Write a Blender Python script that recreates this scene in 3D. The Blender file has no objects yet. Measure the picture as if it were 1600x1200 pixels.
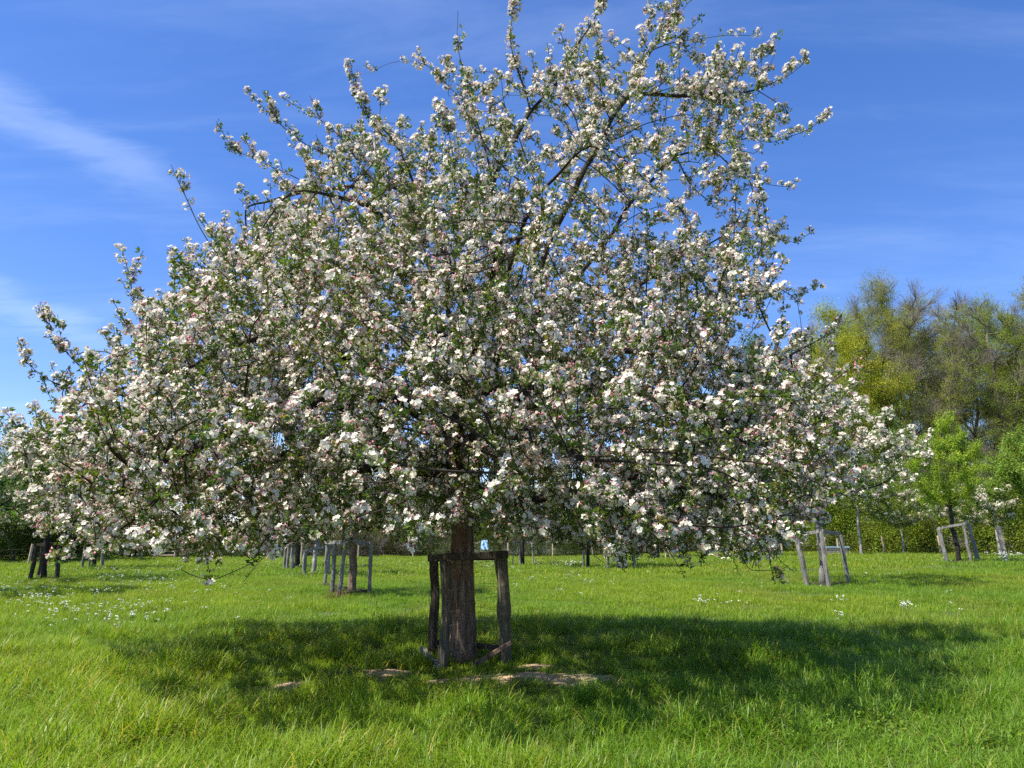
import bpy, math, random
import numpy as np
from mathutils import Vector, noise

rng = np.random.default_rng(11)
random.seed(5)
R = math.radians
sc = bpy.context.scene
col = sc.collection

# ------------------------------------------------------------------ camera, sky, sun, exposure
EYE = 1.65
PITCH = R(11.7)
F = 1180.0
cam_d = bpy.data.cameras.new("camera")
cam_d.sensor_width = 36.0
cam_d.lens = 36.0 * F / 1600.0
cam_d.clip_start = 0.05
cam_d.clip_end = 2000.0
cam = bpy.data.objects.new("camera", cam_d)
col.objects.link(cam)
cam.location = (0, 0, EYE)
cam.rotation_euler = (math.pi / 2 + PITCH, 0, 0)
sc.camera = cam

SUN_EL = R(60)
SUN_AZ = R(243)          # clockwise from +Y
sun_vec = Vector((math.sin(SUN_AZ) * math.cos(SUN_EL), math.cos(SUN_AZ) * math.cos(SUN_EL), math.sin(SUN_EL)))
sun_d = bpy.data.lights.new("sun", 'SUN')
sun_d.energy = 5.0
sun_d.angle = R(0.53)
sun_d.color = (1.0, 0.955, 0.87)
sun = bpy.data.objects.new("sun", sun_d)
col.objects.link(sun)
sun.rotation_euler = (-sun_vec).to_track_quat('-Z', 'Y').to_euler()
sun.location = (-30, -20, 60)

world = bpy.data.worlds.new("World")
sc.world = world
world.use_nodes = True
wn, wl = world.node_tree.nodes, world.node_tree.links
wn.clear()
w_out = wn.new('ShaderNodeOutputWorld')
w_bg = wn.new('ShaderNodeBackground')
w_bg.inputs['Strength'].default_value = 0.11
sky = wn.new('ShaderNodeTexSky')
sky.sky_type = 'NISHITA'
sky.sun_disc = False
sky.sun_elevation = SUN_EL
sky.sun_rotation = SUN_AZ
sky.air_density = 1.0
sky.dust_density = 0.3
sky.ozone_density = 1.6
w_hs = wn.new('ShaderNodeHueSaturation')
w_hs.inputs['Saturation'].default_value = 1.20
w_hs.inputs['Value'].default_value = 0.93
w_tn = wn.new('ShaderNodeMix'); w_tn.data_type = 'RGBA'; w_tn.blend_type = 'MULTIPLY'; w_tn.inputs[0].default_value = 1
w_tn.inputs[7].default_value = (0.98, 0.97, 1.20, 1)
wl.new(sky.outputs[0], w_tn.inputs[6]); wl.new(w_tn.outputs[2], w_hs.inputs['Color'])
# thin cirrus: stretched noise on the sky direction
w_tc = wn.new('ShaderNodeTexCoord')
w_sep = wn.new('ShaderNodeSeparateXYZ')
wl.new(w_tc.outputs['Generated'], w_sep.inputs[0])
def wmath(op, a, b=None, c=None):
    n = wn.new('ShaderNodeMath'); n.operation = op
    for i, v in enumerate((a, b, c)):
        if v is None: continue
        if isinstance(v, (int, float)): n.inputs[i].default_value = v
        else: wl.new(v, n.inputs[i])
    return n.outputs[0]
zz = wmath('ADD', wmath('MAXIMUM', w_sep.outputs['Z'], 0.0), 0.12)
cu = wmath('DIVIDE', w_sep.outputs['X'], zz)
cv = wmath('DIVIDE', w_sep.outputs['Y'], zz)
w_comb = wn.new('ShaderNodeCombineXYZ')
wl.new(cu, w_comb.inputs[0]); wl.new(cv, w_comb.inputs[1])
def wnoise(rot, scale, nscale, detail, dist):
    m = wn.new('ShaderNodeMapping')
    m.inputs['Rotation'].default_value = (0, 0, rot)
    m.inputs['Scale'].default_value = scale
    wl.new(w_comb.outputs[0], m.inputs[0])
    n = wn.new('ShaderNodeTexNoise')
    n.inputs['Scale'].default_value = nscale
    n.inputs['Detail'].default_value = detail
    n.inputs['Roughness'].default_value = 0.62
    n.inputs['Distortion'].default_value = dist
    wl.new(m.outputs[0], n.inputs['Vector'])
    return n.outputs['Fac']
def wramp(x, a, b):
    n = wn.new('ShaderNodeMapRange'); n.interpolation_type = 'SMOOTHSTEP'
    n.inputs['From Min'].default_value = a; n.inputs['From Max'].default_value = b
    wl.new(x, n.inputs['Value'])
    return n.outputs['Result']
# one long streak in the upper left plus faint veils
n1 = wnoise(R(25), (0.55, 2.2, 1), 1.6, 8, 0.4)
veil = wmath('MULTIPLY', wramp(n1, 0.42, 0.85), 0.13)
# the streak is a band round a line in the cloud plane
def sky_uv(px, py):
    x, y = (px - 800) / F, (600 - py) / F
    v = Vector((x, math.cos(PITCH) - y * math.sin(PITCH), math.sin(PITCH) + y * math.cos(PITCH))).normalized()
    return v.x / (v.z + .12), v.y / (v.z + .12)
n2 = wnoise(R(-42), (0.8, 2.6, 1), 2.5, 8, 0.6)
def streak_node(p0, p1, width, amt):
    (ax, ay), (bx, by) = sky_uv(*p0), sky_uv(*p1)
    ln = math.hypot(bx - ax, by - ay); ldx, ldy = (bx - ax) / ln, (by - ay) / ln
    sd = wmath('ABSOLUTE', wmath('ADD', wmath('MULTIPLY', wmath('SUBTRACT', cu, ax), -ldy), wmath('MULTIPLY', wmath('SUBTRACT', cv, ay), ldx)))
    band = wmath('SUBTRACT', 1.0, wramp(wmath('SUBTRACT', sd, wmath('MULTIPLY', wmath('SUBTRACT', n2, 0.5), width * 2.2)), 0.0, width))
    along = wmath('ADD', wmath('MULTIPLY', wmath('SUBTRACT', cu, ax), ldx), wmath('MULTIPLY', wmath('SUBTRACT', cv, ay), ldy))
    fade = wmath('SUBTRACT', 1.0, wramp(along, ln * .6, ln * 1.15))
    return wmath('MULTIPLY', wmath('MULTIPLY', band, fade), wmath('ADD', wmath('MULTIPLY', n2, amt), amt * .15))
streak = wmath('ADD', streak_node((0, 165), (290, 300), .12, .21), streak_node((0, 460), (190, 560), .16, .17))
cl = wmath('MINIMUM', wmath('ADD', veil, streak), 0.8)
w_mix = wn.new('ShaderNodeMix'); w_mix.data_type = 'RGBA'
w_mix.inputs[7].default_value = (6.2, 7.2, 8.6, 1)
wl.new(cl, w_mix.inputs[0]); wl.new(w_hs.outputs[0], w_mix.inputs[6])
wl.new(w_mix.outputs[2], w_bg.inputs['Color'])
wl.new(w_bg.outputs[0], w_out.inputs['Surface'])

sc.view_settings.view_transform = 'Standard'
sc.view_settings.look = 'None'
sc.view_settings.exposure = 0.85
sc.view_settings.gamma = 1.0
sc.view_settings.use_curve_mapping = False
sc.render.engine = 'CYCLES'
sc.cycles.max_bounces = 7
sc.cycles.diffuse_bounces = 4
sc.cycles.transmission_bounces = 5
sc.cycles.use_denoising = False

# ------------------------------------------------------------------ helpers
cp, sp = math.cos(PITCH), math.sin(PITCH)
def at(px, py, Y):
    """the point at distance Y that the photograph shows at pixel (px, py)"""
    x, y = (px - 800) / F, (600 - py) / F
    yd, zd = cp - y * sp, sp + y * cp
    t = Y / yd
    return np.array((t * x, Y, EYE + t * zd))
def project(P):
    d = P - np.array((0, 0, EYE))
    fw = d[:, 1] * cp + d[:, 2] * sp
    up = -d[:, 1] * sp + d[:, 2] * cp
    return 800 + F * d[:, 0] / fw, 600 - F * up / fw

def smooth(t):
    t = np.clip(t, 0, 1); return t * t * (3 - 2 * t)
SOIL = [(-1.62, 10.1, .36, .48), (-0.36, 9.35, .46, .5), (-0.85, 9.3, .24, .3), (-2.5, 9.25, .32, .32),
        (0.82, 9.2, .50, .52), (0.32, 10.2, .28, .3), (0.2, 9.5, .3, .3)]
def hgt(x, y):
    x = np.asarray(x, float); y = np.asarray(y, float)
    h = 0.50 * smooth((y - 16) / 26) * smooth((x - 3) / 18)
    h = h + 0.035 * np.sin(x * 0.9 + 1.3) * np.cos(y * 0.7) + 0.025 * np.sin(x * 2.1 + y * 1.3)
    for (a, b, u, v) in SOIL:
        h = h + 0.045 * np.exp(-((x - a) / u) ** 2 - ((y - b) / v) ** 2)
    return h

def ground_at(px, Y):
    X = (px - 800) / F * Y * 1.021        # first guess, then settle on the ground's own depth
    for _ in range(6):
        z = float(hgt(X, Y))
        fw = Y * cp + (z - EYE) * sp
        X = (px - 800) / F * fw
    return X, Y, float(hgt(X, Y))

def mesh_obj(name, V, faces, mat, parent=None, smooth_=False, colors=None, mats=None):
    me = bpy.data.meshes.new(name)
    me.from_pydata([tuple(v) for v in V], [], faces)
    if smooth_: me.polygons.foreach_set('use_smooth', [True] * len(me.polygons))
    if colors is not None:
        ca = me.color_attributes.new('Col', 'FLOAT_COLOR', 'POINT')
        c = np.ones((len(V), 4), np.float32); c[:, :3] = np.asarray(colors)
        ca.data.foreach_set('color', c.ravel())
    for m in (mats or [mat]): me.materials.append(m)
    o = bpy.data.objects.new(name, me)
    if parent != 'proto':
        col.objects.link(o)
        if parent is not None: o.parent = parent
    return o

def tag(o, label=None, cat=None, group=None, kind=None):
    if label: o['label'] = label
    if cat: o['category'] = cat
    if group: o['group'] = group
    if kind: o['kind'] = kind
    return o
def empty(name, loc=(0, 0, 0), rz=0.0):
    o = bpy.data.objects.new(name, None)
    col.objects.link(o)
    o.location = loc; o.rotation_euler = (0, 0, rz); o.empty_display_size = 0.2
    return o
def copy_tree(o, parent=None):
    c = o.copy(); col.objects.link(c); c.parent = parent
    for k in [k for k in bpy.data.objects if k.parent == o]:
        copy_tree(k, c)
    return c

# ------------------------------------------------------------------ materials
def new_mat(name):
    m = bpy.data.materials.new(name); m.use_nodes = True
    nt = m.node_tree; nt.nodes.clear()
    return m, nt.nodes, nt.links

def leaf_mat(name, base, trans=0.4, rough=0.5, spec=0.3, use_col=True, vary=0.35, tcol=(1.25, 1.35, 0.55), inst=True):
    """diffuse + translucent; base x vertex colour x per-plant tint"""
    m, N, L = new_mat(name)
    out = N.new('ShaderNodeOutputMaterial')
    pb = N.new('ShaderNodeBsdfPrincipled'); tr = N.new('ShaderNodeBsdfTranslucent'); mx = N.new('ShaderNodeMixShader')
    pb.inputs['Roughness'].default_value = rough
    pb.inputs['Specular IOR Level'].default_value = spec
    cur = N.new('ShaderNodeRGB'); cur.outputs[0].default_value = (*base, 1); cur = cur.outputs[0]
    def mul(a, b):
        n = N.new('ShaderNodeMix'); n.data_type = 'RGBA'; n.blend_type = 'MULTIPLY'; n.inputs[0].default_value = 1
        L.new(a, n.inputs[6])
        if isinstance(b, tuple): n.inputs[7].default_value = (*b, 1)
        else: L.new(b, n.inputs[7])
        return n.outputs[2]
    if use_col:
        a = N.new('ShaderNodeAttribute'); a.attribute_name = 'Col'
        cur = mul(cur, a.outputs['Color'])
    if inst:
        t = N.new('ShaderNodeAttribute'); t.attribute_type = 'INSTANCER'; t.attribute_name = 'tint'
        cur = mul(cur, t.outputs['Color'])
    L.new(cur, pb.inputs['Base Color'])
    L.new(mul(cur, tcol), tr.inputs['Color'])
    mx.inputs[0].default_value = trans
    L.new(pb.outputs[0], mx.inputs[1]); L.new(tr.outputs[0], mx.inputs[2]); L.new(mx.outputs[0], out.inputs[0])
    return m

def wood_mat(name, c1, c2, c3, scale=(14, 14, 1.6), bump=0.6, rough=0.9, nscale=2.0, dist=0.02):
    m, N, L = new_mat(name)
    out = N.new('ShaderNodeOutputMaterial'); pb = N.new('ShaderNodeBsdfPrincipled')
    tc = N.new('ShaderNodeTexCoord'); mp = N.new('ShaderNodeMapping'); mp.inputs['Scale'].default_value = scale
    L.new(tc.outputs['Object'], mp.inputs[0])
    n = N.new('ShaderNodeTexNoise'); n.inputs['Scale'].default_value = nscale; n.inputs['Detail'].default_value = 8
    n.inputs['Roughness'].default_value = 0.65; n.inputs['Distortion'].default_value = 0.3
    L.new(mp.outputs[0], n.inputs['Vector'])
    n2 = N.new('ShaderNodeTexNoise'); n2.inputs['Scale'].default_value = 3.0; n2.inputs['Detail'].default_value = 5
    L.new(tc.outputs['Object'], n2.inputs['Vector'])
    r = N.new('ShaderNodeValToRGB')
    r.color_ramp.elements[0].position = 0.32; r.color_ramp.elements[0].color = (*c1, 1)
    r.color_ramp.elements[1].position = 0.68; r.color_ramp.elements[1].color = (*c2, 1)
    L.new(n.outputs['Fac'], r.inputs[0])
    mx = N.new('ShaderNodeMix'); mx.data_type = 'RGBA'; mx.inputs[7].default_value = (*c3, 1)
    mr = N.new('ShaderNodeMapRange'); mr.inputs['From Min'].default_value = 0.5; mr.inputs['From Max'].default_value = 0.68
    L.new(n2.outputs['Fac'], mr.inputs['Value']); L.new(mr.outputs[0], mx.inputs[0])
    L.new(r.outputs[0], mx.inputs[6]); L.new(mx.outputs[2], pb.inputs['Base Color'])
    pb.inputs['Roughness'].default_value = rough
    pb.inputs['Specular IOR Level'].default_value = 0.2
    b = N.new('ShaderNodeBump'); b.inputs['Strength'].default_value = bump; b.inputs['Distance'].default_value = dist
    L.new(n.outputs['Fac'], b.inputs['Height']); L.new(b.outputs[0], pb.inputs['Normal'])
    L.new(pb.outputs[0], out.inputs[0])
    return m

def plain_mat(name, c, rough=0.6, metal=0.0):
    m, N, L = new_mat(name)
    out = N.new('ShaderNodeOutputMaterial'); pb = N.new('ShaderNodeBsdfPrincipled')
    tc = N.new('ShaderNodeTexCoord'); n = N.new('ShaderNodeTexNoise'); n.inputs['Scale'].default_value = 9; n.inputs['Detail'].default_value = 6
    L.new(tc.outputs['Object'], n.inputs['Vector'])
    mx = N.new('ShaderNodeMix'); mx.data_type = 'RGBA'
    mx.inputs[6].default_value = (*[k * 0.75 for k in c], 1); mx.inputs[7].default_value = (*[min(1, k * 1.2) for k in c], 1)
    L.new(n.outputs['Fac'], mx.inputs[0]); L.new(mx.outputs[2], pb.inputs['Base Color'])
    pb.inputs['Roughness'].default_value = rough; pb.inputs['Metallic'].default_value = metal
    L.new(pb.outputs[0], out.inputs[0])
    return m

M_bark = wood_mat('apple_bark', (0.028, 0.019, 0.013), (0.38, 0.27, 0.185), (0.21, 0.105, 0.06), scale=(9, 9, 1.5), bump=1.0, dist=0.05)
M_limb = wood_mat('limb_bark', (0.012, 0.010, 0.008), (0.06, 0.046, 0.036), (0.045, 0.045, 0.033), scale=(10, 10, 10), bump=0.7)
M_twig = wood_mat('twig_bark', (0.022, 0.016, 0.012), (0.07, 0.05, 0.038), (0.06, 0.045, 0.03), scale=(10, 10, 10), bump=0.2)
M_grey = wood_mat('weathered_timber', (0.07, 0.065, 0.055), (0.38, 0.35, 0.30), (0.16, 0.15, 0.12), scale=(22, 22, 1.3), bump=0.9)
M_dark = wood_mat('dark_timber', (0.02, 0.016, 0.012), (0.115, 0.09, 0.062), (0.05, 0.042, 0.03), scale=(20, 20, 1.3), bump=0.9)
M_mid = wood_mat('shaded_grey_timber', (0.03, 0.026, 0.018), (0.22, 0.185, 0.125), (0.10, 0.105, 0.06), scale=(16, 16, 1.3), bump=1.0, dist=0.03)  # greyish-olive timber, with the shade under the crown put into its colour
M_fresh = wood_mat('pale_timber', (0.40, 0.29, 0.19), (0.62, 0.50, 0.37), (0.5, 0.33, 0.2), scale=(18, 18, 1.2), bump=0.3)
M_wbark = wood_mat('woodland_bark', (0.045, 0.036, 0.028), (0.16, 0.135, 0.105), (0.10, 0.09, 0.06), scale=(3, 3, 0.8), bump=0.5)
M_wtwig = plain_mat('woodland_twigs', (0.17, 0.145, 0.115), 0.9)
M_ptwig = plain_mat('purplish_twigs', (0.30, 0.24, 0.24), 0.9)
M_wire = plain_mat('rusty_wire', (0.075, 0.055, 0.045), 0.7, 0.3)
M_whitetrunk = wood_mat('pale_bark', (0.16, 0.14, 0.12), (0.42, 0.39, 0.35), (0.6, 0.58, 0.54), scale=(8, 8, 3), bump=0.3)
M_petal = leaf_mat('petals', (1, 1, 1), trans=0.3, rough=0.6, spec=0.2, tcol=(1.0, 0.96, 0.9))
M_leaf = leaf_mat('apple_leaves', (0.10, 0.165, 0.028), trans=0.38, rough=0.42, spec=0.4)
M_grass = leaf_mat('grass_blades', (0.165, 0.280, 0.024), trans=0.43, rough=0.45, spec=0.35, tcol=(1.3, 1.4, 0.5))
M_wood_leaf = leaf_mat('woodland_leaves', (1, 1, 1), trans=0.48, rough=0.5, spec=0.3)

# ------------------------------------------------------------------ scatter (for the things nobody could count)
_sc_groups = {}
def scatter(name, P, rot, scl, idx, protos, tint=None, parent=None):
    """one object that repeats small plant pieces on its points"""
    key = tuple(p.name for p in protos)
    if key not in _sc_groups:
        ng = bpy.data.node_groups.new('scatter_' + name, 'GeometryNodeTree')
        ng.interface.new_socket('Geometry', in_out='INPUT', socket_type='NodeSocketGeometry')
        ng.interface.new_socket('Geometry', in_out='OUTPUT', socket_type='NodeSocketGeometry')
        N, L = ng.nodes, ng.links
        gi, go = N.new('NodeGroupInput'), N.new('NodeGroupOutput')
        iop = N.new('GeometryNodeInstanceOnPoints')
        L.new(gi.outputs[0], iop.inputs['Points'])
        cc = bpy.data.collections.new('kit_' + name)
        for p in protos: cc.objects.link(p)
        ci = N.new('GeometryNodeCollectionInfo')
        ci.inputs['Collection'].default_value = cc
        ci.inputs['Separate Children'].default_value = True
        ci.inputs['Reset Children'].default_value = True
        L.new(ci.outputs[0], iop.inputs['Instance'])
        iop.inputs['Pick Instance'].default_value = True
        def na(n, dt):
            a = N.new('GeometryNodeInputNamedAttribute'); a.data_type = dt; a.inputs['Name'].default_value = n
            return a.outputs['Attribute']
        L.new(na('pick', 'INT'), iop.inputs['Instance Index'])
        e2r = N.new('FunctionNodeEulerToRotation'); L.new(na('spin', 'FLOAT_VECTOR'), e2r.inputs[0])
        L.new(e2r.outputs[0], iop.inputs['Rotation'])
        L.new(na('size', 'FLOAT_VECTOR'), iop.inputs['Scale'])
        L.new(iop.outputs[0], go.inputs[0])
        _sc_groups[key] = ng
    n = len(P)
    me = bpy.data.meshes.new(name)
    me.vertices.add(n); me.vertices.foreach_set('co', np.asarray(P, np.float32).ravel())
    scl = np.asarray(scl, np.float32)
    if scl.ndim == 1: scl = np.repeat(scl[:, None], 3, 1)
    a = me.attributes.new('spin', 'FLOAT_VECTOR', 'POINT'); a.data.foreach_set('vector', np.asarray(rot, np.float32).ravel())
    a = me.attributes.new('size', 'FLOAT_VECTOR', 'POINT'); a.data.foreach_set('vector', scl.ravel())
    a = me.attributes.new('pick', 'INT', 'POINT'); a.data.foreach_set('value', np.asarray(idx, np.int32))
    t = np.ones((n, 4), np.float32)
    if tint is not None: t[:, :3] = tint
    a = me.attributes.new('tint', 'FLOAT_COLOR', 'POINT'); a.data.foreach_set('color', t.ravel())
    o = bpy.data.objects.new(name, me); col.objects.link(o)
    if parent is not None: o.parent = parent
    md = o.modifiers.new('scatter', 'NODES'); md.node_group = _sc_groups[key]
    o['kind'] = 'stuff'
    return o

def eulers(D, spin=None):
    """euler angles that turn +Z to each direction D, after a random spin"""
    D = D / np.maximum(np.linalg.norm(D, axis=1, keepdims=True), 1e-6)
    n = len(D)
    s = rng.uniform(0, 2 * np.pi, n) if spin is None else spin
    th = np.arccos(np.clip(D[:, 2], -1, 1)); ph = np.arctan2(D[:, 1], D[:, 0])
    ct, st, cph, sph, cs, ss = np.cos(th), np.sin(th), np.cos(ph), np.sin(ph), np.cos(s), np.sin(s)
    R00 = cph * ct * cs - sph * ss
    R10 = sph * ct * cs + cph * ss
    R20 = -st * cs
    R21 = st * ss
    R22 = ct
    return np.stack([np.arctan2(R21, R22), -np.arcsin(np.clip(R20, -1, 1)), np.arctan2(R10, R00)], 1)

def unit(n, zb=0.0):
    v = rng.normal(size=(n, 3)); v[:, 2] += zb
    return v / np.linalg.norm(v, axis=1, keepdims=True)

# ------------------------------------------------------------------ small plant pieces
def frame(d):
    d = d / np.linalg.norm(d)
    a = np.array((0, 0, 1.0)) if abs(d[2]) < 0.9 else np.array((1.0, 0, 0))
    u = np.cross(d, a); u /= np.linalg.norm(u)
    return u, np.cross(d, u), d

def blossom_proto(k, nfl, nbud, pink, R0=0.044, fl=0.0225):
    V, Fc, C = [np.array((.002, 0, 0.0)), np.array((-.002, 0, 0.0)), np.array((0, .002, 0.0))], [(0, 1, 2)], [np.array((.2, .24, .08))] * 3
    dirs = unit(nfl + nbud, 1.1)
    for i in range(nfl):
        u, v, w = frame(dirs[i]); c = w * R0 * rng.uniform(.75, 1.15) + np.array((0, 0, .02))
        r = fl * rng.uniform(.85, 1.2); cup = rng.uniform(.15, .6); a0 = rng.uniform(0, 6)
        pk = rng.uniform(0, pink); ci = len(V)
        V.append(c); C.append(np.array((.78, .78, .60))); Fc.append((i % 3, (i + 1) % 3, ci))
        for j in range(5):
            a = a0 + j * 2 * math.pi / 5
            d = u * math.cos(a) + v * math.sin(a); e = -u * math.sin(a) + v * math.cos(a)
            b = len(V)
            V += [c + d * r * .62 - e * r * .42 + w * r * cup * .35, c + d * r * 1.08 + w * r * cup * rng.uniform(.7, 1), c + d * r * .62 + e * r * .42 + w * r * cup * .35]
            Fc += [(ci, b, b + 1), (ci, b + 1, b + 2)]
            wh = np.array((.90, .845, .735)) * rng.uniform(.95, 1.03); pc = np.array((.84, .56, .60))
            C += [wh * (1 - pk) + pc * pk, wh * (1 - pk * 1.3) + pc * pk * 1.3, wh * (1 - pk) + pc * pk]
        b = len(V); q = r * .2
        V += [c + w * r * .22 + u * q, c + w * r * .22 - u * q * .5 + v * q * .87, c + w * r * .22 - u * q * .5 - v * q * .87]
        Fc += [(b, b + 1, b + 2), (ci, b, b + 1)]; C += [np.array((.62, .58, .22))] * 3
    for i in range(nbud):
        u, v, w = frame(dirs[nfl + i]); c = w * R0 * rng.uniform(.8, 1.3) + np.array((0, 0, .015)); r = rng.uniform(.007, .010)
        b = len(V)
        V += [c - w * r, c + u * r, c + v * r, c - u * r, c - v * r, c + w * r * 1.7]; Fc.append((i % 3, (i + 1) % 3, b))
        for j in range(4): Fc += [(b, b + 1 + (j + 1) % 4, b + 1 + j), (b + 5, b + 1 + j, b + 1 + (j + 1) % 4)]
        pc = np.array((.82, .36, .42)) * rng.uniform(.8, 1.1)
        C += [np.array((.25, .28, .1))] + [pc] * 4 + [pc * 1.05]
    return mesh_obj('blossom_kit_%d' % k, V, Fc, M_petal, 'proto', colors=C)

def rosette_proto(k, n, L0=0.05, wf=.27):
    V, Fc, C = [], [], []
    dirs = unit(n, .5)
    for i in range(n):
        u, v, w = frame(dirs[i]); s = u * math.cos(i * 2.4) + v * math.sin(i * 2.4)
        L = L0 * rng.uniform(.6, 1.25); d = w; up = np.cross(s, d)
        st = d * L * .35
        b = len(V); wd = L * wf
        V += [st, st + d * L * .45 + s * wd + up * wd * .5, st + d * L * .5, st + d * L * .45 - s * wd + up * wd * .5, st + d * L * 1.02 - up * L * .22]
        Fc += [(b, b + 1, b + 2), (b, b + 2, b + 3), (b + 1, b + 4, b + 2), (b + 2, b + 4, b + 3)]
        g = rng.uniform(.7, 1.3); c = np.array((g * rng.uniform(.85, 1.25), g, g * .9)); C += [c] * 5
    return mesh_obj('leaf_kit_%d' % k, V, Fc, M_leaf, 'proto', colors=C)

def clump_proto(k, n, rad, leaf, mat, flat=0.6):
    V, Fc, C = [], [], []
    for i in range(n):
        p = rng.normal(size=3) * rad * .5; p[2] *= flat
        u, v, w = frame(unit(1, 0.8)[0]); a = rng.uniform(0, 6); s = u * math.cos(a) + v * math.sin(a); t = np.cross(w, s)
        L = leaf * rng.uniform(.6, 1.3); b = len(V)
        V += [p - s * L * .5, p + t * L * .3 + w * L * .1, p + s * L * .5, p - t * L * .3 + w * L * .1]
        Fc += [(b, b + 1, b + 2), (b, b + 2, b + 3)]
        g = rng.uniform(.65, 1.35); C += [np.array((g * rng.uniform(.85, 1.2), g, g))] * 4
    return mesh_obj('foliage_kit_%d' % k, V, Fc, mat, 'proto', colors=C)

def tube_faces(V, Fc, pts, rad, n=5, cap=True):
    prev = None; b0 = None
    t = None
    u = None
    for i, (p, r) in enumerate(zip(pts, rad)):
        d = pts[min(i + 1, len(pts) - 1)] - pts[max(i - 1, 0)]
        d = d / max(np.linalg.norm(d), 1e-9)
        if u is None: u, _, _ = frame(d)
        u = u - d * np.dot(u, d); u /= max(np.linalg.norm(u), 1e-9)
        v = np.cross(d, u)
        b = len(V)
        for j in range(n):
            a = 2 * math.pi * j / n
            V.append(p + (u * math.cos(a) + v * math.sin(a)) * r)
        if b0 is not None:
            for j in range(n):
                k = (j + 1) % n
                Fc.append((b0 + j, b0 + k, b + k, b + j))
        elif cap: Fc.append(tuple(range(b + n - 1, b - 1, -1)))
        b0 = b
    if cap: Fc.append(tuple(range(b0, b0 + n)))

def twig_proto(k, mat, n=12, L0=1.2, r0=.011, sub=4):
    V, Fc = [], []
    for i in range(n):
        d = unit(1, 1.6)[0]; L = L0 * rng.uniform(.5, 1.1)
        p0 = np.zeros(3); pts = [p0, d * L * .5 + unit(1)[0] * L * .05, d * L + np.array((0, 0, L * .12))]
        tube_faces(V, Fc, pts, [r0, r0 * .7, r0 * .35], 3, False)
        for j in range(sub):
            t = rng.uniform(.2, .9); q = pts[1] * t * 2 if t < .5 else pts[1] + (pts[2] - pts[1]) * (t * 2 - 1)
            e = d * .7 + unit(1, .3)[0] * .7; l = L * rng.uniform(.2, .5)
            tube_faces(V, Fc, [q, q + e * l], [r0 * .6, r0 * .25], 3, False)
    return mesh_obj('twig_kit_%d' % k, V, Fc, mat, 'proto')

BLOS = [blossom_proto(0, 6, 2, .25), blossom_proto(1, 5, 3, .45), blossom_proto(2, 7, 1, .12), blossom_proto(3, 4, 4, .6),
        blossom_proto(4, 6, 2, .3), blossom_proto(5, 1, 7, .8), blossom_proto(6, 5, 2, .2), blossom_proto(7, 3, 3, .35)]
LEAF = [rosette_proto(i, n) for i, n in enumerate((6, 7, 5, 8))]
CLUMP = [clump_proto(i, 60, .95, .16, M_wood_leaf) for i in range(4)]
TWIG = [twig_proto(i, M_wtwig) for i in range(3)]
PTWIG = [twig_proto(5 + i, M_ptwig) for i in range(2)]

# ------------------------------------------------------------------ tree growing
def grow(P, par, A, step, infl, kill, iters, trop=(0, 0, .0), jit=.15):
    P = [np.asarray(p, float) for p in P]; par = list(par)
    A = np.asarray(A, float)
    d2 = np.full(len(A), 1e9); near = np.zeros(len(A), int)
    trop = np.asarray(trop)
    kids = {}
    def upd(s, A, d2, near):
        B = np.asarray(P[s:])
        for c in range(0, len(B), 400):
            b = B[c:c + 400]
            D = (A ** 2).sum(1)[:, None] + (b ** 2).sum(1)[None] - 2 * A @ b.T
            i = D.argmin(1); m = D[np.arange(len(A)), i]
            w = m < d2
            d2[w] = m[w]; near[w] = i[w] + s + c
    upd(0, A, d2, near)
    for it in range(iters):
        keep = d2 > kill * kill
        A, d2, near = A[keep], d2[keep], near[keep]
        if len(A) == 0: break
        act = d2 < infl * infl
        if not act.any(): 
            act = d2 <= d2.min() * 1.1
        idx = near[act]; PA = np.asarray(P)
        D = A[act] - PA[idx]; D /= np.maximum(np.linalg.norm(D, axis=1, keepdims=True), 1e-9)
        s = np.zeros((len(P), 3)); np.add.at(s, idx, D)
        u = np.unique(idx); start = len(P)
        for k in u:
            v = s[k]; v = v / max(np.linalg.norm(v), 1e-9) + trop + rng.normal(size=3) * jit
            if par[k] >= 0:
                b = P[k] - P[par[k]]; v = v + b / max(np.linalg.norm(b), 1e-9) * .45
            v /= max(np.linalg.norm(v), 1e-9)
            q = P[k] + v * step
            ok = True
            for c in kids.get(k, ()):
                if np.linalg.norm(P[c] - q) < step * .45: ok = False
            if not ok or len(kids.get(k, ())) >= 4: continue
            kids.setdefault(k, []).append(len(P)); P.append(q); par.append(int(k))
        if len(P) == start: break
        upd(start, A, d2, near)
    return P, par

def children_of(par):
    ch = [[] for _ in par]
    for i, p in enumerate(par):
        if p >= 0: ch[p].append(i)
    return ch
def radii(par, tip, n, rmin=None):
    ch = children_of(par)
    depth_order = list(range(len(par)))
    # parents always come before their children in the list
    acc = np.zeros(len(par))
    r = np.zeros(len(par))
    for i in reversed(depth_order):
        r[i] = tip if not ch[i] else acc[i] ** (1 / n)
        if rmin is not None and i in rmin: r[i] = max(r[i], rmin[i])
        if par[i] >= 0: acc[par[i]] += r[i] ** n
    return r
def chains(P, par, r):
    ch = children_of(par); out = []
    st = [(i, -1) for i, p in enumerate(par) if p < 0]
    while st:
        i, p = st.pop()
        c = [p, i] if p >= 0 else [i]
        while ch[i]:
            k = sorted(ch[i], key=lambda q: -r[q])
            for q in k[1:]: st.append((q, i))
            i = k[0]; c.append(i)
        if len(c) > 1: out.append(c)
    return out
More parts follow.
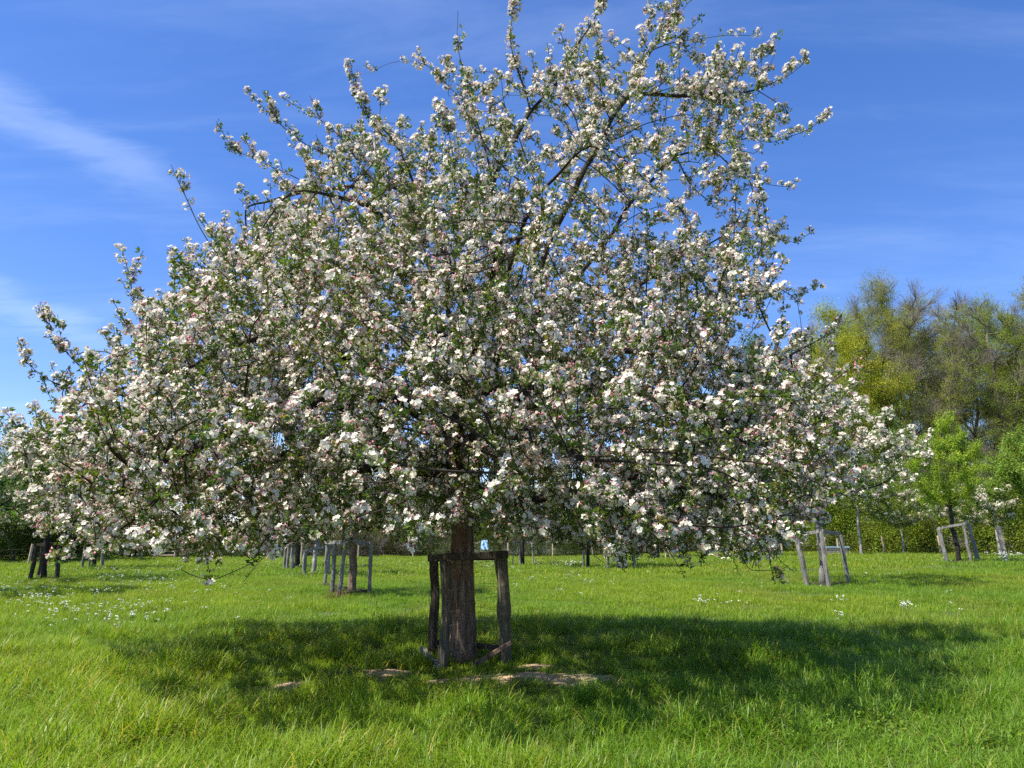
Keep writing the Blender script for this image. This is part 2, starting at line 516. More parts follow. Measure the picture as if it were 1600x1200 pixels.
def smooth_nodes(P, par, rounds=1, lock=0):
    P = np.asarray(P); par_a = np.asarray(par); ch = children_of(par)
    for _ in range(rounds):
        Q = P.copy()
        for i in range(lock, len(P)):
            if par[i] >= 0 and ch[i]:
                k = max(ch[i], key=lambda q: 1)
                Q[i] = P[i] * .5 + P[par[i]] * .25 + P[k] * .25
        P = Q
    return P

# ------------------------------------------------------------------ ground
xs = np.concatenate([np.linspace(-260, -30, 24), np.linspace(-29, -9, 41), np.linspace(-8.8, 8.8, 111), np.linspace(9.2, 29, 40), np.linspace(30, 260, 24)])
ys = np.concatenate([np.linspace(-60, 3, 22), np.linspace(3.3, 14, 90), np.linspace(14.3, 40, 60), np.linspace(41, 90, 50), np.linspace(95, 420, 20)])
GX, GY = np.meshgrid(xs, ys)
GZ = hgt(GX, GY)
V = np.stack([GX.ravel(), GY.ravel(), GZ.ravel()], 1)
nx = len(xs)
faces = [(j * nx + i, j * nx + i + 1, (j + 1) * nx + i + 1, (j + 1) * nx + i) for j in range(len(ys) - 1) for i in range(nx - 1)]
m, N, L = new_mat('meadow_soil')
out = N.new('ShaderNodeOutputMaterial'); pb = N.new('ShaderNodeBsdfPrincipled'); L.new(pb.outputs[0], out.inputs[0])
tc = N.new('ShaderNodeTexCoord')
def nz(scale, detail=6, rough=.6):
    n = N.new('ShaderNodeTexNoise'); n.inputs['Scale'].default_value = scale; n.inputs['Detail'].default_value = detail; n.inputs['Roughness'].default_value = rough
    L.new(tc.outputs['Object'], n.inputs['Vector']); return n.outputs['Fac']
def mixc(f, a, b):
    n = N.new('ShaderNodeMix'); n.data_type = 'RGBA'; L.new(f, n.inputs[0])
    for k, v in ((6, a), (7, b)):
        if isinstance(v, tuple): n.inputs[k].default_value = (*v, 1)
        else: L.new(v, n.inputs[k])
    return n.outputs[2]
a = N.new('ShaderNodeAttribute'); a.attribute_name = 'bare'
base = mixc(nz(1.3), (0.045, 0.075, 0.018), (0.10, 0.13, 0.035))
base = mixc(nz(30), base, (0.075, 0.085, 0.03))
sand = mixc(nz(22, 8, .7), (0.42, 0.27, 0.155), (0.70, 0.48, 0.29))
L.new(mixc(a.outputs['Fac'], base, sand), pb.inputs['Base Color'])
pb.inputs['Roughness'].default_value = 0.95
b = N.new('ShaderNodeBump'); b.inputs['Strength'].default_value = 0.8; b.inputs['Distance'].default_value = 0.04
L.new(nz(26, 8, .7), b.inputs['Height']); L.new(b.outputs[0], pb.inputs['Normal'])
ground = mesh_obj('ground', V, faces, m, smooth_=True)
def bare_at(x, y):
    s = np.zeros(np.shape(x))
    for (p, q, u, v) in SOIL:
        w = 1 - (((x - p) / u) ** 2 + ((y - q) / v) ** 2)
        w = w + .30 * np.sin(x * 13 + y * 9) * np.cos(y * 17 - x * 5) + .28 * np.sin(x * 29 - y * 11 + 2) * np.cos(y * 23 + x * 17) - .08
        s = np.maximum(s, w)
    return np.clip(s, 0, 1)
at_ = ground.data.attributes.new('bare', 'FLOAT', 'POINT')
at_.data.foreach_set('value', np.clip(bare_at(V[:, 0], V[:, 1]) * 2.5, 0, 1).astype(np.float32))
tag(ground, 'meadow ground under the long grass with sandy bare spots below the tree', kind='structure')

# ------------------------------------------------------------------ main apple tree
TX, TY = (723 - 800) / F * 10.9 * .99, 10.9
def trunk_pts():
    pp = [(723, 1030, 10.9), (723, 980, 10.9), (723, 920, 10.9), (723, 860, 10.9), (722, 820, 10.9), (719, 780, 10.9), (716, 740, 10.9), (714, 690, 10.95)]
    return [at(*p) for p in pp]
LIMBS = [  # measured along each limb in the photograph, with an estimated distance
    # centre leader and its fork to the upper right
    [(714, 690, 10.95), (712, 620, 11.0), (718, 520, 11.1), (720, 440, 11.1), (745, 352, 11.2), (771, 292, 11.2), (790, 240, 11.2), (824, 187, 11.2), (846, 169, 11.2), (880, 120, 11.2), (905, 60, 11.2), (932, 12, 11.2)],
    [(831, 180, 11.2), (822, 140, 11.1), (801, 95, 11.0), (795, 50, 10.9), (799, 11, 10.9)],
    [(714, 680, 10.95), (760, 600, 10.8), (800, 510, 10.7), (842, 420, 10.6), (865, 375, 10.6), (887, 319, 10.6), (904, 277, 10.6), (925, 240, 10.6), (962, 180, 10.5), (985, 142, 10.5), (1000, 105, 10.5), (1026, 71, 10.4), (1065, 12, 10.3)],
    [(800, 510, 10.7), (860, 470, 11.2), (940, 394, 11.5), (966, 349, 11.6), (1000, 300, 11.7), (1026, 270, 11.8), (1060, 240, 11.9), (1112, 225, 12.0), (1187, 219, 12.1), (1268, 200, 12.1)],
    [(985, 142, 10.5), (1034, 152, 10.7), (1112, 150, 10.8), (1180, 140, 10.9), (1225, 125, 11.0), (1262, 92, 11.0)],
    [(1026, 71, 10.4), (1060, 60, 10.4), (1100, 62, 10.5), (1150, 60, 10.6), (1172, 55, 10.6)],
    [(1112, 150, 10.8), (1140, 120, 10.8), (1170, 95, 10.8), (1200, 80, 10.8)],
    [(1180, 140, 10.9), (1215, 160, 10.9), (1230, 180, 10.9)],
    [(860, 470, 11.2), (950, 470, 11.5), (1019, 435, 11.8), (1060, 400, 11.9), (1097, 386, 12.0), (1131, 364, 12.1), (1187, 367, 12.2), (1244, 379, 12.2)],
    [(1019, 435, 11.8), (1070, 440, 11.6), (1130, 430, 11.5), (1190, 445, 11.5), (1240, 460, 11.4)],
    [(1060, 240, 11.9), (1075, 292, 12.0), (1110, 320, 12.1), (1140, 345, 12.1)],
    [(1112, 225, 12.0), (1150, 270, 12.0), (1190, 290, 12.0), (1235, 292, 12.0)],
    [(712, 640, 10.9), (780, 600, 10.5), (880, 560, 10.2), (1000, 545, 10.0), (1090, 555, 10.0), (1157, 584, 10.0), (1230, 560, 10.0), (1300, 518, 10.0)],
    [(714, 700, 10.9), (800, 650, 11.2), (920, 600, 11.6), (1017, 610, 12.0), (1087, 648, 12.2), (1175, 663, 12.4), (1250, 670, 12.4), (1310, 700, 12.4)],
    [(720, 750, 10.9), (750, 767, 10.8), (794, 790, 10.6), (880, 770, 10.4), (980, 745, 10.2), (1080, 760, 10.0), (1160, 790, 9.9), (1220, 830, 9.8)],
    # left side
    [(716, 540, 11.1), (660, 490, 11.1), (580, 450, 11.1), (490, 438, 11.0), (422, 442, 11.0), (350, 420, 11.0), (310, 350, 11.0), (277, 278, 11.0)],
    [(720, 450, 11.1), (690, 380, 11.3), (645, 300, 11.4), (594, 287, 11.5), (500, 300, 11.6), (420, 320, 11.6), (385, 320, 11.6)],
    [(594, 287, 11.5), (566, 270, 11.5), (535, 208, 11.5), (500, 185, 11.5), (463, 168, 11.5)],
    [(566, 300, 11.5), (520, 240, 11.6), (456, 218, 11.7), (430, 190, 11.7), (401, 163, 11.7)],
    [(500, 300, 11.6), (450, 265, 11.4), (400, 255, 11.4), (362, 235, 11.4)],
    [(660, 320, 11.3), (620, 220, 11.2), (580, 190, 11.2), (556, 170, 11.2), (552, 134, 11.2)],
    [(771, 292, 11.2), (755, 220, 11.0), (740, 170, 11.0), (724, 119, 11.0), (718, 80, 11.0), (715, 50, 11.0)],
    [(740, 170, 11.0), (707, 140, 11.0), (673, 104, 11.0), (640, 88, 11.0), (610, 95, 11.0), (583, 112, 11.0)],
    [(714, 660, 10.9), (640, 620, 10.7), (540, 620, 10.6), (460, 640, 10.5), (400, 633, 10.5), (350, 627, 10.5), (300, 623, 10.5), (277, 603, 10.5), (235, 560, 10.5), (210, 500, 10.5), (206, 435, 10.5)],
    [(300, 623, 10.5), (240, 640, 10.6), (180, 617, 10.6), (140, 590, 10.6), (113, 560, 10.6), (82, 520, 10.6)],
    [(180, 617, 10.6), (130, 620, 10.7), (80, 590, 10.7), (42, 568, 10.7)],
    [(400, 633, 10.5), (350, 690, 10.2), (280, 700, 10.0), (200, 700, 10.0), (120, 690, 10.0), (60, 680, 10.0), (5, 690, 10.0)],
    [(716, 735, 10.9), (640, 700, 10.4), (540, 690, 10.1), (440, 710, 9.8), (340, 740, 9.6), (250, 775, 9.4), (190, 820, 9.3), (150, 850, 9.3)],
    [(718, 745, 10.9), (600, 730, 11.3), (480, 730, 11.7), (350, 760, 12.0), (230, 790, 12.2), (130, 810, 12.4)],
    [(277, 603, 10.5), (320, 480, 10.8), (330, 420, 10.9), (290, 400, 10.9)],
]
# limbs that run towards and away from the camera
def swing(az, z0, reach, ztop, zend, bend=.0):
    pts = []
    for t in np.linspace(0, 1, 7):
        r = reach * t; a = az + bend * t
        z = z0 + (ztop - z0) * math.sin(min(t * 1.15, 1) * math.pi / 2) if t < .6 else None
        zz_ = z0 + (ztop - z0) * smooth(t * 1.6) + (zend - ztop) * smooth((t - .45) / .55)
        pts.append(np.array((TX + math.cos(a) * r, TY + math.sin(a) * r, float(zz_))))
    return pts
SW = [swing(R(-95), 2.5, 4.0, 3.2, 2.2, .3), swing(R(-60), 2.7, 4.2, 3.6, 2.4, -.2), swing(R(-130), 2.6, 4.6, 3.5, 2.3, -.2), swing(R(-150), 3.1, 4.8, 4.6, 3.2, .1),
      swing(R(-30), 2.9, 4.6, 4.0, 2.6, .2), swing(R(-80), 3.6, 3.3, 5.4, 5.0, .2), swing(R(-115), 3.9, 3.2, 6.0, 5.8, -.2), swing(R(-45), 4.2, 3.0, 6.4, 6.4, -.2),
      swing(R(80), 2.6, 4.8, 3.8, 2.4, .2), swing(R(50), 2.8, 4.8, 4.2, 2.8, .2), swing(R(120), 2.8, 4.8, 4.2, 2.6, -.1), swing(R(100), 3.8, 3.8, 6.4, 6.0, 0.2), swing(R(65), 4.4, 3.2, 7.4, 7.4, 0.1), swing(R(150), 3.3, 4.8, 5.2, 4.2, 0.1)]
P, par = [], []
tp = trunk_pts()
def add_path(pts, step, first=False):
    pts = [np.asarray(p, float) for p in pts]
    seg = [np.linalg.norm(pts[i + 1] - pts[i]) for i in range(len(pts) - 1)]
    tot = sum(seg); n = max(2, int(tot / step)); cs = np.concatenate([[0], np.cumsum(seg)])
    A_ = np.asarray(pts)
    ts = np.linspace(0, tot, n + 1)
    Q = np.stack([np.interp(ts, cs, A_[:, k]) for k in range(3)], 1)
    for _ in range(3): Q[1:-1] = Q[1:-1] * .5 + (Q[:-2] + Q[2:]) * .25
    if not first:
        w = rng.uniform(0, 9)
        for i in range(1, len(Q)):
            Q[i] += np.array([noise.noise((w, i * .23, k * 7.0)) for k in range(3)]) * .11 * min(1, i / 5)
    if first: p = -1
    else:
        d = np.linalg.norm(np.asarray(P) - Q[0], axis=1); p = int(d.argmin()); Q = Q[1:]
    for q in Q:
        P.append(q); par.append(p); p = len(P) - 1
    return
add_path(tp, .16, True)
n_trunk = len(P)
for lb in LIMBS: add_path([at(*p) for p in lb], .16)
for s in SW: add_path(s, .16)
n_fix = len(P)
# attraction points fill the crown
SIL = np.array([(10, 690), (60, 640), (120, 625), (170, 560), (230, 510), (290, 440), (340, 385), (420, 320), (470, 270), (540, 215), (610, 195), (670, 190), (700, 120), (735, 110), (750, 190), (780, 150), (790, 90), (815, 90), (835, 160),
                (880, 90), (925, 55), (950, 100), (1000, 60), (1050, 15), (1080, 60), (1100, 110), (1180, 115), (1235, 150), (1190, 200), (1235, 215), (1150, 250), (1190, 290), (1120, 320), (1050, 330), (1010, 380), (1090, 385), (1200, 370), (1225, 400), (1130, 430), (1225, 460), (1150, 500), (1120, 525),
                (1250, 545), (1285, 600), (1290, 690), (1310, 750), (1280, 815), (1200, 862), (1060, 858), (1000, 852), (920, 842), (850, 834), (700, 820), (560, 824), (470, 846), (380, 858), (300, 858), (200, 862), (120, 845), (60, 820), (35, 780)], float)
def in_poly(x, y, poly):
    r = np.zeros(len(x), bool); j = len(poly) - 1
    for i in range(len(poly)):
        xi, yi = poly[i]; xj, yj = poly[j]
        c = ((yi > y) != (yj > y)) & (x < (xj - xi) * (y - yi) / (yj - yi + 1e-12) + xi)
        r ^= c; j = i
    return r
n = 190000
C_ = np.stack([rng.uniform(-7.9, 6.2, n), TY + rng.uniform(-5, 6, n), rng.uniform(1.55, 10.6, n)], 1)
px, py = project(C_)
ok = in_poly(px, py, SIL)
# radius of the crown front to back, narrowing with height
zt = (C_[:, 2] - 1.6) / 9.0
hw = np.where(C_[:, 0] < TX, 7.2, 5.6)
rx = np.abs(C_[:, 0] - TX) / hw
ymax = np.where(C_[:, 1] < TY, 4.9, 5.3) * np.sqrt(np.clip(1 - rx ** 2, 0.03, 1)) * np.clip(1.08 - zt * .85, .22, 1)
ry = np.abs(C_[:, 1] - TY) / ymax
ok &= ry < 1
rr = np.sqrt(rx ** 2 + (ry * .8) ** 2)
dens = np.where(rr < .35, .35, 1.0)
nzv = np.full(n, 1.0); kk = np.where(ok & (ry < 1))[0]
nzv[kk] = [noise.noise(Vector(q) * .75) + .5 * noise.noise(Vector(q) * 1.9) for q in C_[kk]]
gap = np.clip((px - 700) / 300, 0, 1) * np.clip((560 - py) / 120, 0, 1) + np.clip((400 - py) / 160, 0, 1) * .8 + np.clip((rr - .75) * 3, 0, .6)
dens *= np.where(nzv > -.20 + .36 * np.clip(gap, 0, 1), 1, .03) * (1 - .28 * np.clip(gap, 0, 1))
dens *= np.where(C_[:, 2] < 4.2, 1.25, 1) * np.where(C_[:, 2] < 2.7, 2.0, 1)
ok &= rng.uniform(0, 2.3, n) < dens
A = C_[ok][:17000]
print('attractors', ok.sum(), len(A))
P, par = grow(P, par, A, .17, 1.1, .21, 60, trop=(0, 0, .06), jit=.16)
print('nodes', len(P))
P = list(smooth_nodes(P, par, 2, n_trunk))
n_grown = len(P)
# straight flowering shoots at the tips
ch = children_of(par); tips = [i for i in range(len(P)) if not ch[i]]
side = [i for i in range(n_trunk + 12, n_fix) if rng.uniform() < .30]
for i in tips + side + [int(k) for k in rng.choice(np.arange(n_trunk, len(P)), 450, replace=False)]:
    if par[i] < 0: continue
    d = P[i] - P[par[i]]; d = d / max(np.linalg.norm(d), 1e-6)
    z = P[i][2]
    lift = .55 if z > 3.2 else (.05 if z > 2.3 else -.25)
    d = d * .7 + np.array((0, 0, lift)) + rng.normal(size=3) * .25; d /= np.linalg.norm(d)
    L_ = rng.uniform(.15, .62) * (1 if z > 2.3 else .55); k = max(2, int(L_ / .13)); p = i; q = P[i]
    for s in range(k):
        d = d + rng.normal(size=3) * .07 + np.array((0, 0, .05 if z > 3 else -.04)); d /= np.linalg.norm(d)
        q = q + d * L_ / k; 
        if q[2] < 1.25: break
        P.append(q); par.append(p); p = len(P) - 1
# bare and freshly leafed twigs hanging below the crown
HANG = [[(470, 835, 8.6), (440, 848, 8.5), (405, 868, 8.4), (370, 884, 8.3), (320, 897, 8.2), (284, 882, 8.2)], [(440, 845, 8.5), (415, 870, 8.5), (395, 893, 8.5), (378, 915, 8.5)],
        [(190, 840, 9.3), (150, 868, 9.2), (130, 868, 9.2)], [(1130, 838, 9.2), (1150, 868, 9.1), (1180, 892, 9.1), (1210, 896, 9.1), (1238, 880, 9.1)],
        [(1040, 850, 8.8), (1052, 878, 8.8), (1064, 894, 8.8)], [(1080, 850, 9.0), (1090, 872, 9.0), (1102, 889, 9.0)], [(1140, 862, 9.3), (1148, 882, 9.3), (1157, 900, 9.3)],
        [(1200, 850, 9.4), (1215, 878, 9.4), (1232, 892, 9.4)], [(870, 830, 8.6), (905, 850, 8.5), (960, 868, 8.5)], [(905, 850, 8.5), (930, 872, 8.5), (945, 880, 8.5)]]
hang_nodes = []
for hb in HANG:
    s0 = len(P); add_path([at(*p) for p in hb], .09); hang_nodes += list(range(s0, len(P)))
Pa = np.asarray(P)
r_fix = {}
for i in range(n_trunk):
    t = i / (n_trunk - 1); r_fix[i] = .178 - .02 * t + .03 * math.exp(-i / 2.0)
r = radii(par, .0045, 2.08, r_fix)
r = np.minimum(r, .17 * np.ones(len(r)) + .03); 
for i in range(n_trunk): r[i] = r_fix[i]
r = np.where(np.arange(len(r)) >= n_trunk, np.minimum(r, .125), r)

tree = empty('apple_tree', (TX, TY, float(hgt(TX, TY))))
tag(tree, 'huge spreading apple tree covered in white and pink blossom inside a wooden guard', 'apple tree')
T0 = np.array(tree.location)
# trunk: one ridged sheet of bark
V, Fc = [], []
tl = Pa[:n_trunk]; nr = 70; ns = 44
zs = np.linspace(-.12, tl[-1][2] - T0[2] + .1, nr)
for i, z in enumerate(zs):
    zc = z + T0[2]
    cx = np.interp(zc, tl[:, 2], tl[:, 0]) - T0[0]; cy = np.interp(zc, tl[:, 2], tl[:, 1]) - T0[1]
    R0 = .170 + .03 * math.exp(-max(z, 0) / .16) - .012 * min(1, max(0, z - .6)) + .02 * smooth((z - 1.6) / .6)
    for j in range(ns):
        a = 2 * math.pi * j / ns
        e = noise.noise((math.cos(a) * 5.5, math.sin(a) * 5.5, z * 1.1)); e2 = noise.noise((math.cos(a) * 14, math.sin(a) * 14, z * 3.2 + 9)); e3 = noise.noise((math.cos(a) * 1.3, math.sin(a) * 1.3, z * 1.4 + 4))
        rr_ = R0 * (1 + .15 * (1 - abs(e) * 3.2) * .5 + .10 * e2 + .13 * e3)
        V.append((cx + math.cos(a) * rr_, cy + math.sin(a) * rr_, z))
for i in range(nr - 1):
    for j in range(ns):
        k = (j + 1) % ns; Fc.append((i * ns + j, i * ns + k, (i + 1) * ns + k, (i + 1) * ns + j))
Fc.append(tuple(range((nr - 1) * ns, nr * ns)))
mesh_obj('trunk', V, Fc, M_bark, tree, smooth_=True)
TV, TF = [], []
nl = 0
for c in chains(P, par, r):
    if c[0] == 0: c = c[n_trunk - 3:]
    pts = [Pa[i] - T0 for i in c]; rad = [r[i] for i in c]
    if c[0] >= 0 and len(c) > 1: rad[0] = min(rad[0], rad[1] * 1.25)
    mr_ = max(rad[1:])
    if mr_ > .021 and nl < 70:
        V, Fc = [], []
        tube_faces(V, Fc, pts, rad, 9)
        mesh_obj('limb', V, Fc, M_limb, tree, smooth_=True); nl += 1
    else:
        tube_faces(TV, TF, pts, rad, 5 if mr_ > .01 else 3, False)
o = mesh_obj('twigs', TV, TF, M_twig, tree, smooth_=True); o['kind'] = 'stuff'
print('limbs', nl, 'twig faces', len(TF))

# blossom trusses and leaf rosettes sit along the thin wood
isn = np.array([i for i in range(n_trunk, len(P)) if r[i] < .016 and i not in set(hang_nodes)])
seg = Pa[isn] - Pa[np.asarray(par)[isn]]; sl = np.linalg.norm(seg, axis=1)
wt = sl * np.where(isn >= n_grown, 2.0, np.where(r[isn] < .007, .9, .3))
NB = 51000
pk = rng.choice(len(isn), NB, p=wt / wt.sum())
t = rng.uniform(0, 1, (NB, 1))
base = Pa[np.asarray(par)[isn[pk]]] + seg[pk] * t
sd_ = seg[pk] / sl[pk][:, None]
off = unit(NB, .55); off -= sd_ * (off * sd_).sum(1, keepdims=True) * .7; off /= np.linalg.norm(off, axis=1, keepdims=True)
Pb = base + off * rng.uniform(.01, .05, (NB, 1))
Db = off + sd_ * .3 + np.array((0, 0, .35))
# trees carry open flowers in flushes; some trusses are still in pink bud
fl = np.array([noise.noise(Vector(p) * .9) for p in Pb]); f2 = np.array([noise.noise(Vector(p) * 3.1 + Vector((9, 1, 4))) for p in Pb])
hwb = np.where(Pb[:, 0] < TX, 7.0, 5.6) * np.clip(1.08 - (Pb[:, 2] - 1.6) / 9 * .8, .25, 1)
core = np.clip(1 - np.sqrt(((Pb[:, 0] - TX) / hwb) ** 2 + ((Pb[:, 1] - TY) / (hwb * .72)) ** 2 + (np.clip(Pb[:, 2] - 3.2, 0, 9) / 8.5) ** 2), 0, 1)
has = rng.uniform(0, 1, NB) < np.clip(.83 + f2 * .9 - core * .45, .10, .97)
pinky = rng.uniform(0, 1, NB) < np.clip(.19 + fl * .6 + .10 * (Pb[:, 2] < 3.0), .04, .65)
idx = np.where(pinky, rng.choice([1, 3, 5, 3], NB), rng.choice([0, 2, 4, 6, 7, 0, 2, 1], NB))
sz = np.clip(np.exp(rng.normal(size=NB) * .27) * .98, .52, 1.5)
eb = eulers(Db)
qx, qy = project(Pb)
show = has & (qx > 0) & (qx < 1600) & (qy > 0)
near_first = np.argsort(np.where(show, Pb[:, 1] / sz, 1e9))[:300]
parts = np.zeros(NB, bool); parts[near_first] = True
rest = has & ~parts
tint = np.repeat(rng.uniform(.9, 1.04, (rest.sum(), 1)), 3, 1)
scatter('blossom', Pb[rest] - T0, eb[rest], sz[rest], idx[rest], BLOS, tint, tree)
for k in near_first:
    b = bpy.data.objects.new('blossom_cluster', BLOS[idx[k]].data); col.objects.link(b); b.parent = tree
    b.location = Pb[k] - T0; b.rotation_euler = eb[k]; b.scale = (sz[k],) * 3; b['tint'] = (1.0, 1.0, 1.0)
# leaves: a rosette under most trusses and on the leafy shoots
lm = rng.uniform(0, 1, NB) < .9
ls = np.where(has, rng.uniform(.8, 1.3, NB), rng.uniform(.95, 1.5, NB))[lm]
lt = np.ones((lm.sum(), 3)) * rng.uniform(.75, 1.25, (lm.sum(), 1)); lt[:, 0] *= rng.uniform(.85, 1.35, lm.sum())
br = (rng.uniform(0, 1, lm.sum()) < .05); lt[br] *= np.array((1.5, .95, .8))
scatter('leaves', (Pb - Db * .012)[lm] - T0, eulers(Db[lm]), ls, rng.integers(0, 4, lm.sum()), LEAF, lt, tree)
hn = [i for i in hang_nodes if rng.uniform() < .45]
hp = Pa[hn] - T0
scatter('young_leaves', hp, eulers(unit(len(hn), .6)), rng.uniform(.6, 1.1, len(hn)), rng.integers(0, 4, len(hn)), LEAF,
        np.ones((len(hn), 3)) * np.array((1.9, 2.2, .9)), tree)

# ------------------------------------------------------------------ timber
def post_mesh(name, p0, p1, w, mat, parent, seed, flat=.75, wob=.03, rings=9, n=9, knob=None):
    """a split, uneven stake from p0 to p1 (coordinates in the parent's space)"""
    p0, p1 = np.asarray(p0, float), np.asarray(p1, float)
    u, v, d = frame(p1 - p0); L_ = np.linalg.norm(p1 - p0)
    V, Fc = [], []
    a0 = seed * 1.7
    for i in range(rings):
        t = i / (rings - 1); c = p0 + (p1 - p0) * t
        c = c + u * noise.noise((seed * 3.1, t * L_ * 1.6, 0)) * wob * 1.6 + v * noise.noise((0, t * L_ * 1.6, seed * 2.3)) * wob * 1.6
        for j in range(n):
            a = 2 * math.pi * j / n
            q = w * .5 * (1 + .22 * noise.noise((math.cos(a) * 1.5 + seed, math.sin(a) * 1.5, t * 3 * L_)) + .12 * noise.noise((math.cos(a) * 4 + seed, math.sin(a) * 4, t * 5)))
            if knob and abs(t - knob) < .06: q *= 1.13
            e = (u * math.cos(a + a0) + v * math.sin(a + a0) * flat) * q
            top = d * (.02 * math.sin(a + seed)) if i == rings - 1 else 0
            V.append(c + e + top)
    for i in range(rings - 1):
        for j in range(n):
            k = (j + 1) % n; Fc.append((i * n + j, i * n + k, (i + 1) * n + k, (i + 1) * n + j))
    Fc.append(tuple(range((rings - 1) * n, rings * n))); Fc.append(tuple(range(n - 1, -1, -1)))
    return mesh_obj(name, V, Fc, mat, parent)
def rail_mesh(name, a, b, h, w, mat, parent, seed):
    a, b = np.asarray(a, float), np.asarray(b, float)
    d = b - a; L_ = np.linalg.norm(d); d /= L_; s = np.cross(d, (0, 0, 1)); s /= np.linalg.norm(s); up = np.cross(s, d)
    V, Fc = [], []; n = 7
    for i in range(n):
        t = i / (n - 1); c = a + d * L_ * t
        k = 1 + .12 * noise.noise((seed, t * 4, 0)); dz = .012 * noise.noise((seed + 5, t * 3, 0)); cc = .012
        for (x, z) in ((-1, -.8), (-.8, -1), (.8, -1), (1, -.8), (1, .8), (.8, 1), (-.8, 1), (-1, .8)):
            V.append(c + s * x * w * .5 * k + up * (z * h * .5 * k + dz))
    for i in range(n - 1):
        for j in range(8):
            q = (j + 1) % 8; Fc.append((i * 8 + j, i * 8 + q, (i + 1) * 8 + q, (i + 1) * 8 + j))
    Fc.append(tuple(range(7, -1, -1))); Fc.append(tuple(range((n - 1) * 8, n * 8)))
    return mesh_obj(name, V, Fc, mat, parent)
def wire_mesh(parent, corners, z0, z1, rows, cols=7, r=.0022):
    V, Fc = [], []
    for (a, b) in corners:
        a, b = np.asarray(a, float), np.asarray(b, float)
        for k in range(rows):
            z = z0 + (z1 - z0) * (k / (rows - 1)) ** 1.15
            pts = [a + (b - a) * t + np.array((0, 0, z + .018 * math.sin(t * 7 + k * 2.1 + a[0] * 9) + rng.normal() * .004)) for t in np.linspace(0, 1, 9)]
            tube_faces(V, Fc, pts, [r] * 9, 3, False)
        for k in range(cols):
            t = (k + .5) / cols
            pts = [a + (b - a) * (t + rng.normal() * .008) + np.array((0, 0, z0 + (z1 - z0) * s)) for s in np.linspace(0, 1, 9)]
            tube_faces(V, Fc, pts, [r * .75] * 9, 3, False)
    o = mesh_obj('wire_netting', V, Fc, M_wire, parent); return o

g = empty('tree_guard', (TX, TY, 0))
tag(g, 'dark three-post timber guard with wire netting round the trunk of the big blossoming tree', 'tree guard', 'timber guards round the orchard trees')
G = lambda px, Y: np.array(ground_at(px, Y)) - np.array((TX, TY, 0))
pa, pb_, pc = G(677, 11.3), G(691, 10.45), G(787, 10.55)
H = 1.40
post_mesh('post', pa - (0, 0, .1), pa + (-.02, 0, H), .15, M_dark, g, 3.1, .85)
post_mesh('post', pb_ - (-.03, 0, .1), pb_ + (.02, 0, H), .16, M_mid, g, 7.7, .85)
post_mesh('post', pc - (-.04, 0, .1), pc + (-.035, 0, H), .215, M_mid, g, 12.3, .8, knob=.55, rings=17)
rail_mesh('rail', pb_ + (-.10, -.075, H + .035), pc + (.06, -.085, H + .03), .10, .05, M_dark, g, 1)
rail_mesh('rail', pa + (-.09, .02, H + .0), pb_ + (-.03, .06, H + .025), .095, .05, M_dark, g, 2)
rail_mesh('rail', pa + (-.02, .09, H - .01), pc + (.02, .10, H - .0), .085, .045, M_dark, g, 3)
rail_mesh('bottom_rail', pa + (.02, .08, .22), pc + (.0, .10, .20), .07, .045, M_dark, g, 4)
rail_mesh('bottom_rail', pa + (-.16, -.1, .15), pb_ + (-.02, -.07, .03), .09, .05, M_grey, g, 6)
rail_mesh('broken_rail', np.array((.20, -.52, .06)), pc + (.10, -.14, .30), .055, .045, M_bark, g, 5)
wire_mesh(g, [(pa + (-.07, -.02, 0), pb_ + (-.06, 0, 0)), (pb_ + (-.03, -.065, 0), pc + (.06, -.075, 0)), (pa + (0, .07, 0), pc + (.05, .06, 0))], .2, 1.34, 9)

def guard(label, base_px, Y, posts, rails, mat=M_grey, wire=True, H=1.5, low=True):
    """posts: (px, dY, lean px at the top, width); rails join posts by number"""
    X0, Y0, Z0 = ground_at(base_px, Y)
    g = empty('tree_guard', (X0, Y0, Z0)); tag(g, label, 'tree guard', 'timber guards round the orchard trees')
    B, T = [], []
    for i, (px, dY, lean, w, hh) in enumerate(posts):
        b = np.array(ground_at(px, Y + dY)) - (X0, Y0, Z0); t = b + (lean / F * Y, 0, hh)
        post_mesh('post', b - (0, 0, .1), t, w * 1.3, mat, g, Y * 1.3 + i * 2.9, .7); B.append(b); T.append(t)
    e = np.array((0, 0, .03))
    for (i, j) in rails:
        d = (T[j] - T[i]); d = d / np.linalg.norm(d); s = np.cross(d, (0, 0, 1)) * .05
        rail_mesh('rail', T[i] - d * .08 - s + e, T[j] + d * .08 - s + e, .12, .05, mat, g, Y + i)
        if low: rail_mesh('bottom_rail', B[i] + (0, 0, .13) - s * 1.5, B[j] + (0, 0, .15) - s * 1.5, .06, .035, M_dark, g, Y + i + 3)
    if wire: wire_mesh(g, [(B[i] * (1.02), B[j] * (1.02)) for (i, j) in rails], .2, H - .1, 6, 5, .0028)
    return g

